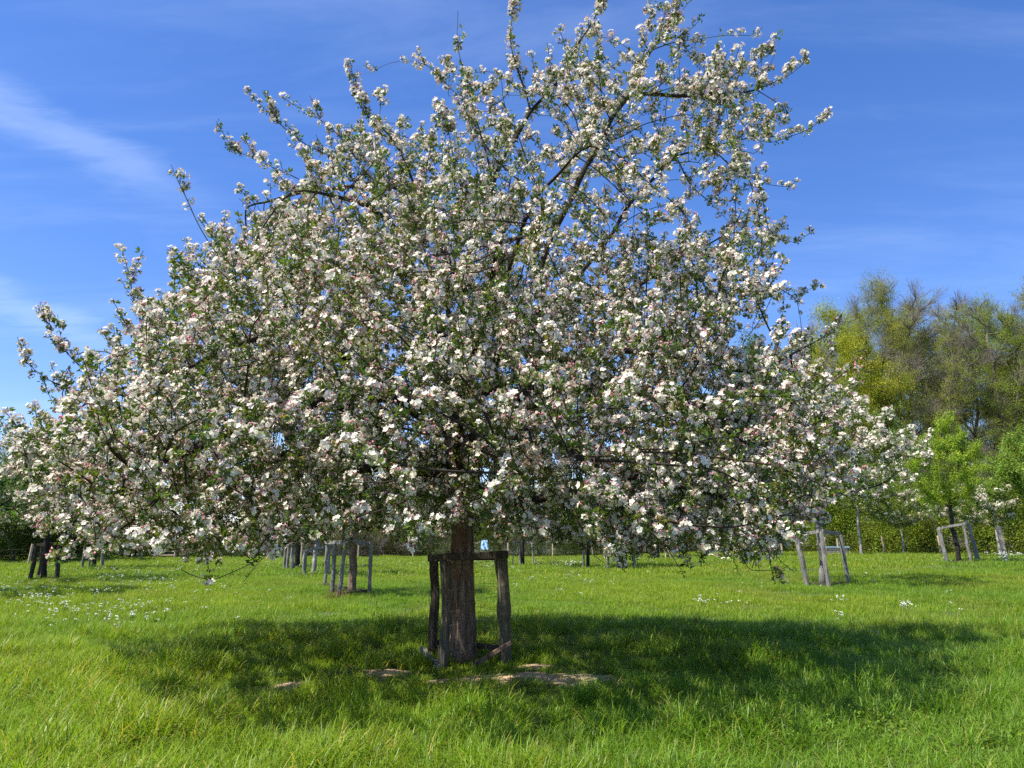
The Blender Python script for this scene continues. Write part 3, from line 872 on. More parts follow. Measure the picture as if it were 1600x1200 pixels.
guard('grey timber guard round the reddish trunk, second guard to the left behind the big tree', 545, 23.4,
      [(520, 1.0, -1, .14, 1.52), (529, -.8, 7, .13, 1.62), (577, 0, 0, .12, 1.50), (508, 3.4, 0, .12, 1.5)], [(0, 1), (1, 2), (2, 3)])
guard('pale silvery timber guard with bowed uprights under the white blossoming tree at right', 1290, 27.2,
      [(1262, 0, -10, .19, 1.75), (1296, -.9, -6, .15, 1.9), (1326, .1, -5, .15, 1.78)], [(0, 1), (1, 2)])
guard('small grey timber guard at far right below the fresh green pear tree', 1500, 40,
      [(1481, 0, -8, .20, 1.78), (1518, -1, -5, .14, 1.98), (1529, .8, -8, .2, 1.95)], [(0, 1), (1, 2)])
guard('dark timber guard at the far left meadow edge beside a pale stake', 66, 31.5,
      [(46, 0, 5, .16, 1.45), (88, 0, -1, .17, 1.45), (60, 2.0, 0, .12, 1.45)], [(0, 1), (1, 2)], M_dark)
guard('thin posts round a slim trunk far behind the leftmost guard', 146, 44,
      [(128, 0, 1, .14, 1.6), (139, 1, 0, .12, 1.5), (159, 0, 0, .15, 1.7)], [(0, 2)], M_grey, False, low=False)
guard('cluster of grey stakes in the row left of the second guard', 455, 44,
      [(444, 0, 0, .16, 1.3), (449, -.5, 0, .18, 1.4), (456, -1.2, -1, .20, 1.55)], [(0, 2)], M_grey, False, low=False)
guard('low weathered stakes beside the pale slim trunk left of the second guard', 485, 36.5,
      [(474, -.3, 1, .22, 1.15), (512, 0, 0, .14, 1.4)], [(0, 1)], M_grey, False)
guard('light frame of thin posts round a far trunk right of the big tree guard', 816, 49,
      [(802, 0, 0, .08, 1.55), (813, -.8, -1, .12, 1.5), (833, 0, -1, .10, 1.5)], [(0, 2)], M_grey, False, low=False)
guard('two pale stakes beside a thin far trunk behind the crown on the right', 917, 46,
      [(912, -.4, 0, .13, 1.15)], [], M_grey, False)
guard('grey timber guard with leaning post far off in the middle of the meadow', 970, 43,
      [(951, 0, 0, .17, .95), (975, -.6, 5, .15, 1.3), (991, .3, -1, .19, 1.75)], [(0, 1)], M_grey, False, low=True)
guard('grey stakes of the farthest guard beneath drooping twigs on the right', 1180, 56,
      [(1163, 0, -2, .2, 1.5), (1178, .3, 0, .2, 1.5), (1187, -.3, -1, .2, 1.55)], [(0, 2)], M_grey, False, low=False)
guard('small leaning bare stakes by the brown trunk in the far meadow', 1041, 58,
      [(1039, 0, 2, .12, .8), (1050, 0, -7, .12, .9)], [], M_fresh, False)

# ------------------------------------------------------------------ orchard trees behind
LEAFW = [clump_proto(10 + i, 12, .2, .075, M_wood_leaf) for i in range(3)]
BLW = LEAFW[:1]
def small_tree(px, Y, height, half, z0, name, label, cat, group, nA, step, leaf_col, n_leaf, n_blos, blos_sz=1.6, trunk_r=.09, bark=None, top=None, lean=0, depth=None, asym=0, seed=0, leaf_sz=1.0, pinkish=False, open_=.8):
    X0, Y0, Z0 = ground_at(px, Y)
    root = empty(name, (X0, Y0, Z0)); tag(root, label, cat, group)
    P = [np.array((0, 0, -.1))]; par = [-1]
    k = int(z0 / step) + 1
    for i in range(1, k + 2):
        P.append(np.array((lean * i / k, 0, z0 * i / k)) + rng.normal(size=3) * .02); par.append(i - 1)
    nt = len(P)
    u = rng.normal(size=(nA * 3, 3)); u /= np.linalg.norm(u, axis=1, keepdims=True); u *= rng.uniform(.35, 1, (nA * 3, 1)) ** .5
    hh = (height - z0) / 2
    A = u * (half, depth or half, hh) + (lean + asym, 0, z0 + hh)
    sq = 1 - .45 * smooth((A[:, 2] - z0 - hh) / hh)
    A[:, 0] = (A[:, 0] - lean - asym) * sq + lean + asym; A[:, 1] *= sq
    A = A[:nA]
    P, par = grow(P, par, A, step, step * 6, step * 1.4, 50, trop=(0, 0, .08), jit=.2)
    P = smooth_nodes(P, par, 1, nt)
    P = list(P); ch = children_of(par)
    for i in [i for i in range(len(P)) if not ch[i]]:
        d = P[i] - P[par[i]]; d = d / np.linalg.norm(d) + np.array((0, 0, .5)) + rng.normal(size=3) * .3; d /= np.linalg.norm(d)
        p = i
        for s in range(2):
            P.append(P[p] + d * step * .8); par.append(p); p = len(P) - 1
    P = np.asarray(P); r = radii(par, .006, 2.1)
    sc_ = trunk_r / r[1]; r = np.maximum(r * min(sc_, 2.2), .006)
    for i in range(nt): r[i] = max(trunk_r * (1 - .25 * i / nt), .01)
    r[nt:] = np.minimum(r[nt:], trunk_r * .7)
    V, Fc, V2, F2 = [], [], [], []
    for c in chains(P, par, r):
        pts = [P[i] for i in c]; rad = [r[i] for i in c]; rad[0] = min(rad[0], rad[1] * 1.2)
        if c[0] == 0: tube_faces(V, Fc, pts, rad, 10)
        else: tube_faces(V2, F2, pts, rad, 4, False)
    mesh_obj('trunk', V, Fc, bark or M_limb, root, smooth_=True)
    o = mesh_obj('branches', V2, F2, M_limb, root, smooth_=True)
    isn = np.arange(nt, len(P)); seg = P[isn] - P[np.asarray(par)[isn]]; w = np.linalg.norm(seg, axis=1) * (r[isn] < .035)
    def pick(n):
        q = rng.choice(len(isn), n, p=w / w.sum())
        return P[isn[q]] - seg[q] * rng.uniform(0, 1, (n, 1)) + rng.normal(size=(n, 3)) * .07
    if n_leaf:
        q = pick(n_leaf); t = np.ones((n_leaf, 3)) * np.array(leaf_col) * rng.uniform(.7, 1.3, (n_leaf, 1)); t[:, 0] *= rng.uniform(.85, 1.2, n_leaf)
        scatter('foliage', q, eulers(unit(n_leaf, .4)), rng.uniform(.7, 1.3, n_leaf) * leaf_sz, rng.integers(0, 3, n_leaf), LEAFW, t, root)
    if n_blos:
        q = pick(n_blos)
        # blossom comes in flushes along the branches
        f = np.array([noise.noise(Vector(p) * 1.3 + Vector((seed, 0, 0))) for p in q]); q = q[f > -.05 + (open_ - .8)]
        n = len(q)
        ids = rng.choice([0, 2, 6, 4] if not pinkish else [1, 3, 0, 7, 4], n)
        scatter('blossom', q, eulers(unit(n, .5)), rng.uniform(.8, 1.3, n) * blos_sz, ids, BLOS, np.ones((n, 3)) * rng.uniform(.93, 1.05, (n, 1)), root)
    return root
APG = (.10, .16, .04); FRE = (.27, .36, .035); OLV = (.13, .17, .05)
OG = 'orchard trees standing behind the big apple tree'
small_tree(549, 23.4, 5.6, 2.6, 1.9, 'apple_tree', 'apple tree with a reddish trunk in the second timber guard, behind the big tree', 'apple tree', OG, 230, .28, APG, 2600, 1800, 1.3, .13, M_bark, pinkish=True, seed=1)
small_tree(1287, 27.2, 7.0, 3.2, 2.7, 'white_blossom_tree', 'tree with big white blossom tufts rising from the silvery timber guard', 'fruit tree', OG, 330, .30, (.14, .2, .05), 1100, 1500, 2.0, .12, M_grey, asym=.9, seed=2)
small_tree(1500, 40, 7.6, 2.0, 2.6, 'pear_tree', 'upright pear tree in fresh yellow-green leaf above the small far right guard', 'pear tree', OG, 210, .3, FRE, 3000, 0, 1, .12, M_limb, seed=3, leaf_sz=1.0, lean=-.2)
small_tree(1346, 60, 8.0, 2.8, 3.2, 'slim_tree', 'slim pale-barked tree with thin leaves behind the silvery timber guard', 'tree', OG, 160, .4, (.18, .24, .05), 1100, 250, 2.2, .11, M_whitetrunk, seed=4, leaf_sz=1.8)
small_tree(1413, 60, 5.3, 2.8, 2.0, 'young_fruit_tree', 'young white-flowering tree with a white-wrapped stem in front of the woodland', 'fruit tree', OG, 120, .35, (.16, .22, .06), 900, 900, 2.2, .07, M_whitetrunk, seed=5, leaf_sz=1.6)
small_tree(1563, 50, 4.9, 3.0, 2.0, 'white_blossom_tree', 'low white-flowering tree behind the tall pale stake at far right', 'fruit tree', OG, 130, .35, (.14, .2, .05), 900, 1500, 2.3, .08, M_whitetrunk, asym=-1.0, seed=6, leaf_sz=1.6)
small_tree(1660, 48, 8.5, 4.0, 2.2, 'fresh_green_tree', 'bright green leafy tree at the right edge above the pale stake', 'tree', OG, 260, .4, (.20, .29, .045), 5200, 0, 1, .16, M_limb, seed=7, leaf_sz=1.6)
small_tree(66, 31.5, 5.6, 3.4, 1.9, 'apple_tree', 'apple tree at the left edge growing from the dark far left guard', 'apple tree', OG, 260, .3, (.10, .15, .05), 3000, 1300, 1.5, .12, M_limb, pinkish=True, seed=8)
small_tree(146, 44, 5.4, 3.0, 1.9, 'apple_tree', 'apple tree inside the thin posts far behind the leftmost guard', 'apple tree', OG, 200, .32, (.10, .15, .05), 2400, 900, 1.7, .13, M_limb, pinkish=True, seed=9)
small_tree(463, 46, 5.5, 3.0, 1.9, 'apple_tree', 'apple tree rising behind the cluster of grey stakes left of the second guard', 'apple tree', OG, 190, .32, APG, 2200, 700, 1.7, .17, M_limb, pinkish=True, seed=10)
small_tree(489, 37, 5.8, 2.8, 2.1, 'apple_tree', 'pale slim-trunked fruit tree just left of the second guard', 'apple tree', OG, 190, .32, APG, 2200, 700, 1.6, .11, M_whitetrunk, pinkish=True, seed=11, lean=.15)
small_tree(816, 49, 5.4, 2.8, 1.9, 'apple_tree', 'fruit tree inside the light frame of thin far posts', 'apple tree', OG, 180, .34, APG, 2200, 500, 1.7, .15, M_limb, pinkish=True, seed=12)
small_tree(919, 46, 5.6, 3.0, 1.9, 'apple_tree', 'fruit tree with yellow-green leaves beside two pale stakes in mid meadow', 'apple tree', OG, 200, .34, (.20, .27, .06), 2600, 300, 1.7, .11, M_limb, pinkish=True, seed=13, leaf_sz=1.4)
small_tree(971, 43, 5.6, 3.0, 1.9, 'apple_tree', 'fruit tree in the guard with the leaning post in mid meadow', 'apple tree', OG, 200, .34, APG, 2300, 900, 1.7, .16, M_limb, pinkish=True, seed=14)
small_tree(1027, 60, 5.4, 2.8, 1.9, 'apple_tree', 'brown-trunked fruit tree by the leaning bare stakes in the far meadow', 'apple tree', OG, 160, .36, APG, 1900, 400, 2.0, .17, M_limb, pinkish=True, seed=15, leaf_sz=1.3)
small_tree(1184, 56, 5.4, 2.8, 1.9, 'apple_tree', 'fruit tree among the farthest grey guard stakes on the right', 'apple tree', OG, 160, .36, (.14, .2, .05), 1900, 500, 2.0, .11, M_limb, seed=16, leaf_sz=1.3)
small_tree(-60, 24, 5.4, 3.0, 1.9, 'apple_tree', 'blossoming apple tree just beyond the left edge reaching a dark bough in', 'apple tree', OG, 200, .3, APG, 2400, 1500, 1.4, .12, M_limb, pinkish=True, seed=17)

# ------------------------------------------------------------------ woodland behind
def wood_kit(name, half, H_, z0, nA, step, trunk_r, n_leaf, n_twig, seed, leaf_col, twigs=TWIG, tw_size=1.6, leaf_sz=1.0, low=.0, droop=False):
    root = empty(name, (0, 0, 0))
    P = [np.array((0, 0, -.3))]; par = [-1]; k = int(z0 / step) + 1
    for i in range(1, k + 1): P.append(np.array((rng.normal() * .1, rng.normal() * .1, z0 * i / k))); par.append(i - 1)
    nt = len(P)
    u = unit(nA * 2); u *= rng.uniform(.2, 1, (nA * 2, 1)) ** .45
    hh = (H_ - z0) / 2
    f = np.array([noise.noise(Vector(p) * 2.2 + Vector((seed, 3, 1))) for p in u])
    u = u[f > -.12][:nA]
    A = u * (half, half, hh) + (0, 0, z0 + hh); A[:, :2] *= (1 - .35 * smooth((A[:, 2] - z0 - hh) / hh))[:, None]
    P, par = grow(P, par, A, step, step * 7, step * 1.5, 50, trop=(0, 0, .18), jit=.18)
    P = smooth_nodes(P, par, 1, nt); r = radii(par, .03, 2.2); s = trunk_r / r[0]; r = np.maximum(r * min(s, 1.5), .022)
    for i in range(nt): r[i] = trunk_r * (1 - .3 * i / nt)
    V, Fc, V2, F2 = [], [], [], []
    for c in chains(P, par, r):
        pts = [P[i] for i in c]; rad = [r[i] for i in c]; rad[0] = min(rad[0], rad[1] * 1.2)
        if c[0] == 0: tube_faces(V, Fc, pts, rad, 9)
        else: tube_faces(V2, F2, pts, rad, 4, False)
    mesh_obj('trunk', V, Fc, M_wbark, root, smooth_=True)
    mesh_obj('branches', V2, F2, M_wbark, root, smooth_=True)
    isn = np.arange(nt, len(P)); parr = np.asarray(par)[isn]; seg = P[isn] - P[parr]
    w = (r[isn] < .09).astype(float)
    if n_twig:
        q = rng.choice(len(isn), n_twig, p=w / w.sum()); D = seg[q] / np.linalg.norm(seg[q], axis=1)[:, None] + np.array((0, 0, .5)) + rng.normal(size=(n_twig, 3)) * .35
        scatter('twigs', P[isn[q]], eulers(D), rng.uniform(.6, 1.2, n_twig) * tw_size, rng.integers(0, len(twigs), n_twig), twigs, None, root)
    if n_leaf:
        q = rng.choice(len(isn), n_leaf, p=w / w.sum()); Q = P[isn[q]] + rng.normal(size=(n_leaf, 3)) * .45
        t = np.ones((n_leaf, 3)) * np.array(leaf_col) * rng.uniform(.7, 1.3, (n_leaf, 1)); t[:, 0] *= rng.uniform(.85, 1.2, n_leaf)
        scatter('foliage', Q, eulers(unit(n_leaf, .15)), rng.uniform(.6, 1.2, n_leaf) * leaf_sz, rng.integers(0, 4, n_leaf), CLUMP, t, root)
    return root
WG = 'woodland trees beyond the meadow fence'
def put(o, px, Y, s, rz, label, cat='tree'):
    if not isinstance(s, tuple): s = (s, s, s)
    if o.name.startswith(('broadleaf', 'bare')):      # the tall trees stand well behind the fence
        Y *= 1.2; s = tuple(v * 1.2 for v in s)
    X, Y, Z = ground_at(px, Y); o.location = (X, Y, Z - .1); o.rotation_euler = (0, 0, rz); o.scale = s if isinstance(s, tuple) else (s, s, s)
    tag(o, label, cat, WG)
DKG = (.115, .165, .04); MID = (.12, .165, .035); YEL = (.30, .33, .03); OLI = (.23, .25, .05); BRI = (.17, .245, .035)
w_dark = wood_kit('broadleaf_tree', 4.6, 19, 2.5, 330, .75, .3, 2300, 0, 1, DKG, leaf_sz=.8)
w_yel = wood_kit('broadleaf_tree', 4.6, 20, 3.5, 300, .75, .3, 2300, 60, 2, YEL, leaf_sz=.7)
w_oli = wood_kit('broadleaf_tree', 5.0, 25, 4, 400, .8, .36, 3200, 120, 3, OLI, leaf_sz=.55)
w_bare = wood_kit('bare_tree', 5.2, 25, 3.5, 520, .8, .38, 2400, 260, 4, (.29, .33, .06), leaf_sz=.46, tw_size=1.5)
w_thin = wood_kit('bare_tree', 5.0, 24.5, 3, 480, .8, .33, 2300, 180, 5, (.23, .29, .045), leaf_sz=.5, tw_size=1.5)
w_purp = wood_kit('bare_tree', 5, 22, 4, 380, .85, .3, 0, 700, 6, OLI, twigs=PTWIG, tw_size=1.5)
w_low = wood_kit('understorey_tree', 3.8, 9.5, .8, 260, .6, .16, 1900, 60, 7, BRI, leaf_sz=.75)
w_low2 = wood_kit('understorey_tree', 3.8, 8.5, .6, 240, .6, .16, 1900, 60, 8, DKG, leaf_sz=.75)
put(w_dark, 1200, 66, 1.0, 0, 'rounded dark green tree showing its top just right of the big apple crown')
c = copy_tree(w_dark); put(c, 1105, 74, (1.1, 1.1, .72), 2, 'dark green tree low behind the right side of the apple crown')
put(w_yel, 1342, 60, (1.0, 1, 1.02), 0, 'yellow-green maple-like tree with new leaves left of the tall bare trees')
c = copy_tree(w_yel); put(c, 1268, 74, (.95, .95, .86), 2.4, 'yellow-green tree partly behind the apple blossom sprays at right')
put(w_oli, 1412, 66, (1.0, 1, 1.0), 0, 'tall olive green tree with feathery top, first of the tall wood trees')
put(w_bare, 1478, 62, (1.0, 1, .89), 1, 'tall grey bare tree with dense fine twigs right of the feathery olive tree')
c = copy_tree(w_bare); put(c, 1545, 72, (1, 1, .99), 3.6, 'bare grey tree farther back between the two half-leafed trees')
put(w_thin, 1590, 60, (1.1, 1.1, .88), 0, 'half-leafed tree with dark stems at the right edge of the picture')
c = copy_tree(w_thin); put(c, 1450, 74, (1, 1, .96), 2, 'thinly leafed tree filling in behind the grey bare tree')
c = copy_tree(w_oli); put(c, 1680, 62, (1, 1, .92), 2.2, 'olive green tree just past the right edge')
c = copy_tree(w_thin); put(c, 1790, 66, (1.1, 1.1, 1.1), 4.2, 'half-leafed tree well past the right edge')
c = copy_tree(w_yel); put(c, 1640, 74, (1, 1, 1.1), 4.0, 'yellow-green crown behind the half-leafed tree at the right edge')
put(w_purp, 1290, 88, (1, 1, 1.15), 0, 'distant tree with bare purplish twigs showing against the sky')
put(w_low, 1335, 71, (1, 1, .8), 0, 'bright green leafy tree at the wood edge behind the slim pale trunk', 'tree')
for px, Y, s, rz, lb in [(1275, 64, (1, 1, .9), 1, 'bright green wood-edge tree behind the silvery guard'), (1400, 64, (1.1, 1, .95), 2, 'bright green wood-edge tree behind the young white-stemmed tree'),
                         (1465, 62, (1, 1, .7), 3, 'bright green wood-edge tree left behind the pear tree'), (1530, 64, (1.1, 1, .8), 4, 'bright green wood-edge tree right behind the pear tree'),
                         (1600, 60, (1, 1, .8), 5, 'bright green wood-edge tree at the right edge behind the pale stake'), (1690, 60, (1.2, 1, .9), 0.6, 'bright green wood-edge tree just past the right edge'),
                         (1215, 68, (1, 1, .75), 1.5, 'bright green wood-edge tree behind the farthest grey stakes'), (1075, 76, (.9, .9, .5), 1.9, 'low yellow-green bush behind the brown far trunk'),
                         (640, 82, (1, 1, .55), 2.9, 'mid green low tree seen under the crown left of the big trunk')]:
    c = copy_tree(w_low); put(c, px, Y + (8 if px > 1200 else 0), s, rz, lb)
put(w_low2, 1150, 72, (1.1, 1.1, .9), 0, 'dark bushy tree beneath the right side of the apple crown')
for px, Y, s, rz, lb in [(1000, 80, (1.1, 1, .85), 1, 'dark bushy tree behind the leaning post guard'), (900, 82, (1.2, 1.1, .9), 2, 'dark bushy tree behind the two pale stakes in mid meadow'),
                         (800, 82, (1.1, 1, .85), 3, 'dark bushy tree behind the far thin frame'), (700, 84, (1.2, 1, .85), 4, 'dark bushy tree directly behind the big trunk'),
                         (590, 84, (1.1, 1, .85), 5, 'dark bushy tree behind the second guard'), (480, 84, (1.1, 1, .75), .6, 'dark bushy tree behind the cluster of grey stakes'),
                         (110, 62, (1.1, 1, .9), 1.4, 'dark leafy tree at the hedge between the two left guards'), (20, 58, (1.2, 1, .95), 2.2, 'dark leafy tree at the left picture edge behind the pale stake'),
                         (-90, 58, (1.2, 1, 1.0), 3.2, 'dark leafy tree past the left picture edge'), (1560, 66, (1.1, 1, .9), 4.4, 'dark bushy tree low in the wood behind the white-flowering tree'),
                         (1370, 70, (1.1, 1, 1.0), 5.4, 'dark bushy tree low in the wood behind the slim pale trunk'), (1470, 70, (1.1, 1, 1.0), 0.3, 'dark bushy tree low in the wood behind the pear tree')]:
    c = copy_tree(w_low2); put(c, px, Y, s, rz, lb)

# hedge that reads as one mass along the fence
def hedge(name, label, px0, Y0, px1, Y1, h, n, colr, depth=2.0, twig=0, rough=.5, sz=.55):
    a, b = np.array(ground_at(px0, Y0)), np.array(ground_at(px1, Y1))
    t = rng.uniform(0, 1, n); P = a + (b - a) * t[:, None]
    hh = h * (1 + rough * np.array([noise.noise((v * 14, h, 1)) for v in t]) + .25 * np.array([noise.noise((v * 60, h, 7)) for v in t]))
    hh = np.clip(hh, h * .35, h * 1.9)
    P[:, 1] += rng.uniform(-depth, depth, n); P[:, 2] += rng.uniform(0, 1, n) ** .8 * hh
    tn = np.ones((n, 3)) * np.array(colr) * rng.uniform(.65, 1.3, (n, 1)); tn[:, 0] *= rng.uniform(.85, 1.25, n)
    o = scatter(name, P, eulers(unit(n, .1)), rng.uniform(.6, 1.2, n) * sz, rng.integers(0, 4, n), CLUMP, tn)
    tag(o, label, 'hedge', kind='stuff')
    if twig:
        Q = a + (b - a) * rng.uniform(0, 1, (twig, 1)); Q[:, 1] += rng.uniform(-depth - .4, depth, twig); Q[:, 2] += rng.uniform(0, h * .6, twig)
        o2 = scatter('bramble_stems', Q, eulers(unit(twig, 1.0)), rng.uniform(.7, 1.6, twig), rng.integers(0, 3, twig), TWIG, None)
        tag(o2, 'tangle of brown bare stems in the ' + name.replace('_', ' '), 'stems', kind='stuff')
hedge('dark_hedge', 'dark leafy hedge along the left end of the meadow', -260, 58, 260, 74, 4.2, 4500, (.15, .22, .05), 2.4, rough=1.0, sz=.75)
hedge('bramble_thicket', 'brownish bramble thicket along the back of the meadow', 215, 74, 660, 78, 3.0, 3200, (.12, .125, .04), 2, 240)
hedge('back_hedge', 'dark green hedge along the back of the meadow in the middle', 560, 79, 1060, 75, 3.4, 5200, (.13, .18, .04), 2, 120, rough=.9)
hedge('wood_edge_hedge', 'bright green hedge at the foot of the woodland, its left stretch behind the silvery guard', 1040, 75.5, 1390, 65.5, 4.2, 2000, (.23, .31, .04), 1.2, 40, rough=1.0, sz=.8)
hedge('wood_edge_hedge', 'bright green hedge at the foot of the woodland, its right stretch behind the pear tree', 1380, 65.7, 1760, 53, 4.2, 2400, (.23, .31, .04), 1.2, 40, rough=1.0, sz=.8)
hedge('wood_edge_undergrowth', 'dark undergrowth behind the bright hedge of the woodland', 1000, 77, 1850, 66, 4.6, 5000, (.11, .16, .035), 3)

# ------------------------------------------------------------------ fence, gate, trough, sheeting
fz = empty('boundary_fence', ground_at(645, 74)); tag(fz, 'low wire fence of pale slim stakes along the back edge of the meadow', 'fence')
F0 = np.array(fz.location)
FP = [(-60, 47, 1.35, 1), (43, 50, 1.40, 4), (158, 55, 1.3, 1), (220, 66, 1.3, 0), (273, 70, 1.55, -1), (395, 72, 1.2, 0), (470, 66, 1.45, 1), (560, 74, 1.2, 0), (645, 74, 1.4, 0), (720, 75, 1.3, 0), (794, 74, 1.4, 0), (864, 74, 1.35, 0), (926, 74, 1.25, 0),
      (990, 74, 1.3, 0), (1104, 71, 1.3, 0), (1222, 67, 1.4, -1), (1383, 63, 1.45, -3), (1472, 60, 1.5, -3), (1565, 56, 1.85, -3), (1680, 52, 1.5, 0)]
prev = None; V, Fc = [], []
for k, (px, Y, h_, lean) in enumerate(FP):
    b = np.array(ground_at(px, Y)) - F0
    o = post_mesh('stake', b - (0, 0, .2), b + (lean / F * Y, 0, h_), .18, M_fresh, fz, k * 1.9, .8, rings=5, n=7)
    if prev is not None:
        for z in (.35, .75, 1.1):
            pts = [prev + (b - prev) * t + np.array((0, -.09, z - .06 * math.sin(math.pi * t))) for t in np.linspace(0, 1, 6)]
            tube_faces(V, Fc, pts, [.006] * 6, 3, False)
    prev = b
mesh_obj('fence_wire', V, Fc, M_wire, fz)
X, Y, Z = ground_at(1573, 40)
s = empty('stake', (X, Y, Z)); tag(s, 'tall pale stake standing alone at the right edge beside the white flowers', 'stake')
post_mesh('shaft', (0, 0, -.2), (-.20, 0, 1.85), .27, M_fresh, s, 4.4, .85, rings=8, n=9)

gx = empty('field_gate', ground_at(257, 69)); tag(gx, 'weathered wooden field gate in the bramble thicket, back left of the meadow', 'gate')
for x in (-.95, .95): post_mesh('gate_post', (x, 0, -.1), (x, 0, 1.5), .16, M_grey, gx, x + 3, .9, rings=5, n=7)
for z in (.35, .68, 1.0): rail_mesh('rail', (-.9, -.09, z), (.9, -.09, z + .03), .11, .035, M_fresh, gx, z)
rail_mesh('brace', (-.85, -.135, .32), (.85, -.135, 1.02), .08, .03, M_fresh, gx, 7)

tr = empty('planter_box', ground_at(1306, 60)); tag(tr, 'low wooden box with a pale blue rim seen through the silvery guard', 'box')
def board(name, p, s, mat, parent):
    x, y, z = s[0] / 2, s[1] / 2, s[2] / 2; c = .12 * min(s)
    V = []
    for zz_ in (-z, z):
        for (i, j) in ((-1, -1), (1, -1), (1, 1), (-1, 1)):
            V.append((p[0] + i * (x - c * (zz_ > 0)), p[1] + j * (y - c * (zz_ > 0)), p[2] + zz_))
    return mesh_obj(name, V, [(3, 2, 1, 0), (4, 5, 6, 7), (0, 1, 5, 4), (1, 2, 6, 5), (2, 3, 7, 6), (3, 0, 4, 7)], mat, parent)
M_blue = plain_mat('pale_blue_paint', (.30, .45, .56), .5)
for k, z in enumerate((.12, .31, .50)):
    board('plank', (0, -.4, z), (1.55, .04, .18), M_grey if k % 2 else M_fresh, tr); board('plank', (0, .4, z), (1.55, .04, .18), M_grey, tr)
    for x in (-.79, .79): board('plank', (x, 0, z), (.035, .76, .18), M_grey, tr)
board('rim', (0, -.42, .66), (1.85, .12, .08), M_blue, tr); board('rim', (0, .42, .66), (1.85, .12, .08), M_blue, tr)
for x in (-.93, .93): post_mesh('leg', (x, -.38, -.05), (x, -.38, .66), .08, M_fresh, tr, x, .9, rings=4, n=6)
for x in (-.55, .45): post_mesh('upright', (x, .55, 0), (x, .55, 1.35 - .1 * x), .12, M_fresh, tr, x + 9, .9, rings=4, n=6)

M_sheet = plain_mat('pale_blue_sheeting', (.32, .50, .66), .5)
def sheet(px, Y, w, h_, z, label, mat):
    X, Y, Z = ground_at(px, Y)
    V, Fc = [], []; n, k = 12, 9
    for side in (0, 1):
        for i in range(n):
            for j in range(k):
                x = (i / (n - 1) - .5) * w * (1 - .35 * j / k); zz_ = j / (k - 1) * h_
                y = .18 * math.sin(i * 1.1 + j * .5) * (1 - j / k) + .15 * noise.noise((i * .5, j * .5, px)) + (.25 if side else -.25) * (1 - .8 * j / (k - 1))
                V.append((x, y, zz_ + .06 * noise.noise((i * .6, j * .4, 5))))
    q = n * k
    for i in range(n - 1):
        for j in range(k - 1):
            a = i * k + j; Fc.append((a, a + k, a + k + 1, a + 1)); Fc.append((q + a, q + a + 1, q + a + k + 1, q + a + k))
    o = mesh_obj('sheeting', V, Fc, mat, None, smooth_=True); o.location = (X, Y, Z + z); tag(o, label, 'sheeting')
sheet(757, 72, .8, .85, .85, 'pale blue sheeting glimpsed just above the rail of the big tree guard', M_sheet)
sheet(846, 77.5, .9, 1.4, .3, 'pale bluish sheeting behind the light frame of thin far posts', plain_mat('pale_sheeting', (.42, .50, .55), .5))

# ------------------------------------------------------------------ grass
def tuft_proto(k, n, spread, h0, h1, w0, lean, segs=3, dry=.05, mat=None):
    V, Fc, C = [], [], []
    for i in range(n):
        a = rng.uniform(0, 2 * math.pi); rr_ = spread * math.sqrt(rng.uniform()); p = np.array((math.cos(a) * rr_, math.sin(a) * rr_, -.01))
        h = rng.uniform(h0, h1); w = w0 * rng.uniform(.6, 1.3); b_ = rng.uniform(0, 2 * math.pi)
        f = np.array((math.cos(b_), math.sin(b_), 0)); s = np.array((-f[1], f[0], 0)); bend = lean * rng.uniform(.2, 1.5)
        g = rng.uniform(.7, 1.25); c = np.array((g * rng.uniform(.85, 1.25), g, g * rng.uniform(.7, 1.2)))
        if rng.uniform() < dry: c = np.array((2.2, 1.2, 3.0)) * rng.uniform(.6, 1.1)
        b = len(V)
        for q in range(segs):
            t = q / segs; x = bend * t * t * h; z = h * t * (1 - .25 * bend * t); ww = w * (1 - .45 * t)
            V += [p + f * x + s * ww * .5 + (0, 0, z), p + f * x - s * ww * .5 + (0, 0, z)]; C += [c, c]
        V.append(p + f * bend * h + (0, 0, h * (1 - .35 * min(bend, 1.6)))); C.append(c)
        for q in range(segs - 1): Fc.append((b + 2 * q, b + 2 * q + 1, b + 2 * q + 3, b + 2 * q + 2))
        Fc.append((b + 2 * segs - 2, b + 2 * segs - 1, b + 2 * segs))
    return mesh_obj('grass_kit_%d' % k, V, Fc, mat or M_grass, 'proto', colors=C)
T_near = [tuft_proto(i, 34, .11, .08, .24, .0072, .8, 3) for i in range(4)] + [tuft_proto(4, 26, .09, .14, .34, .0085, .9, 4), tuft_proto(5, 30, .12, .06, .18, .007, 1.0, 3)]
T_mid = [tuft_proto(20 + i, 60, .24, .07, .20, .010, .7, 2) for i in range(4)]
T_far = [tuft_proto(30 + i, 90, .60, .08, .22, .022, .6, 2, dry=.1) for i in range(4)]
def nzf(x, y, f, s): return np.array([noise.noise((a * f, b * f, s)) for a, b in zip(x, y)])
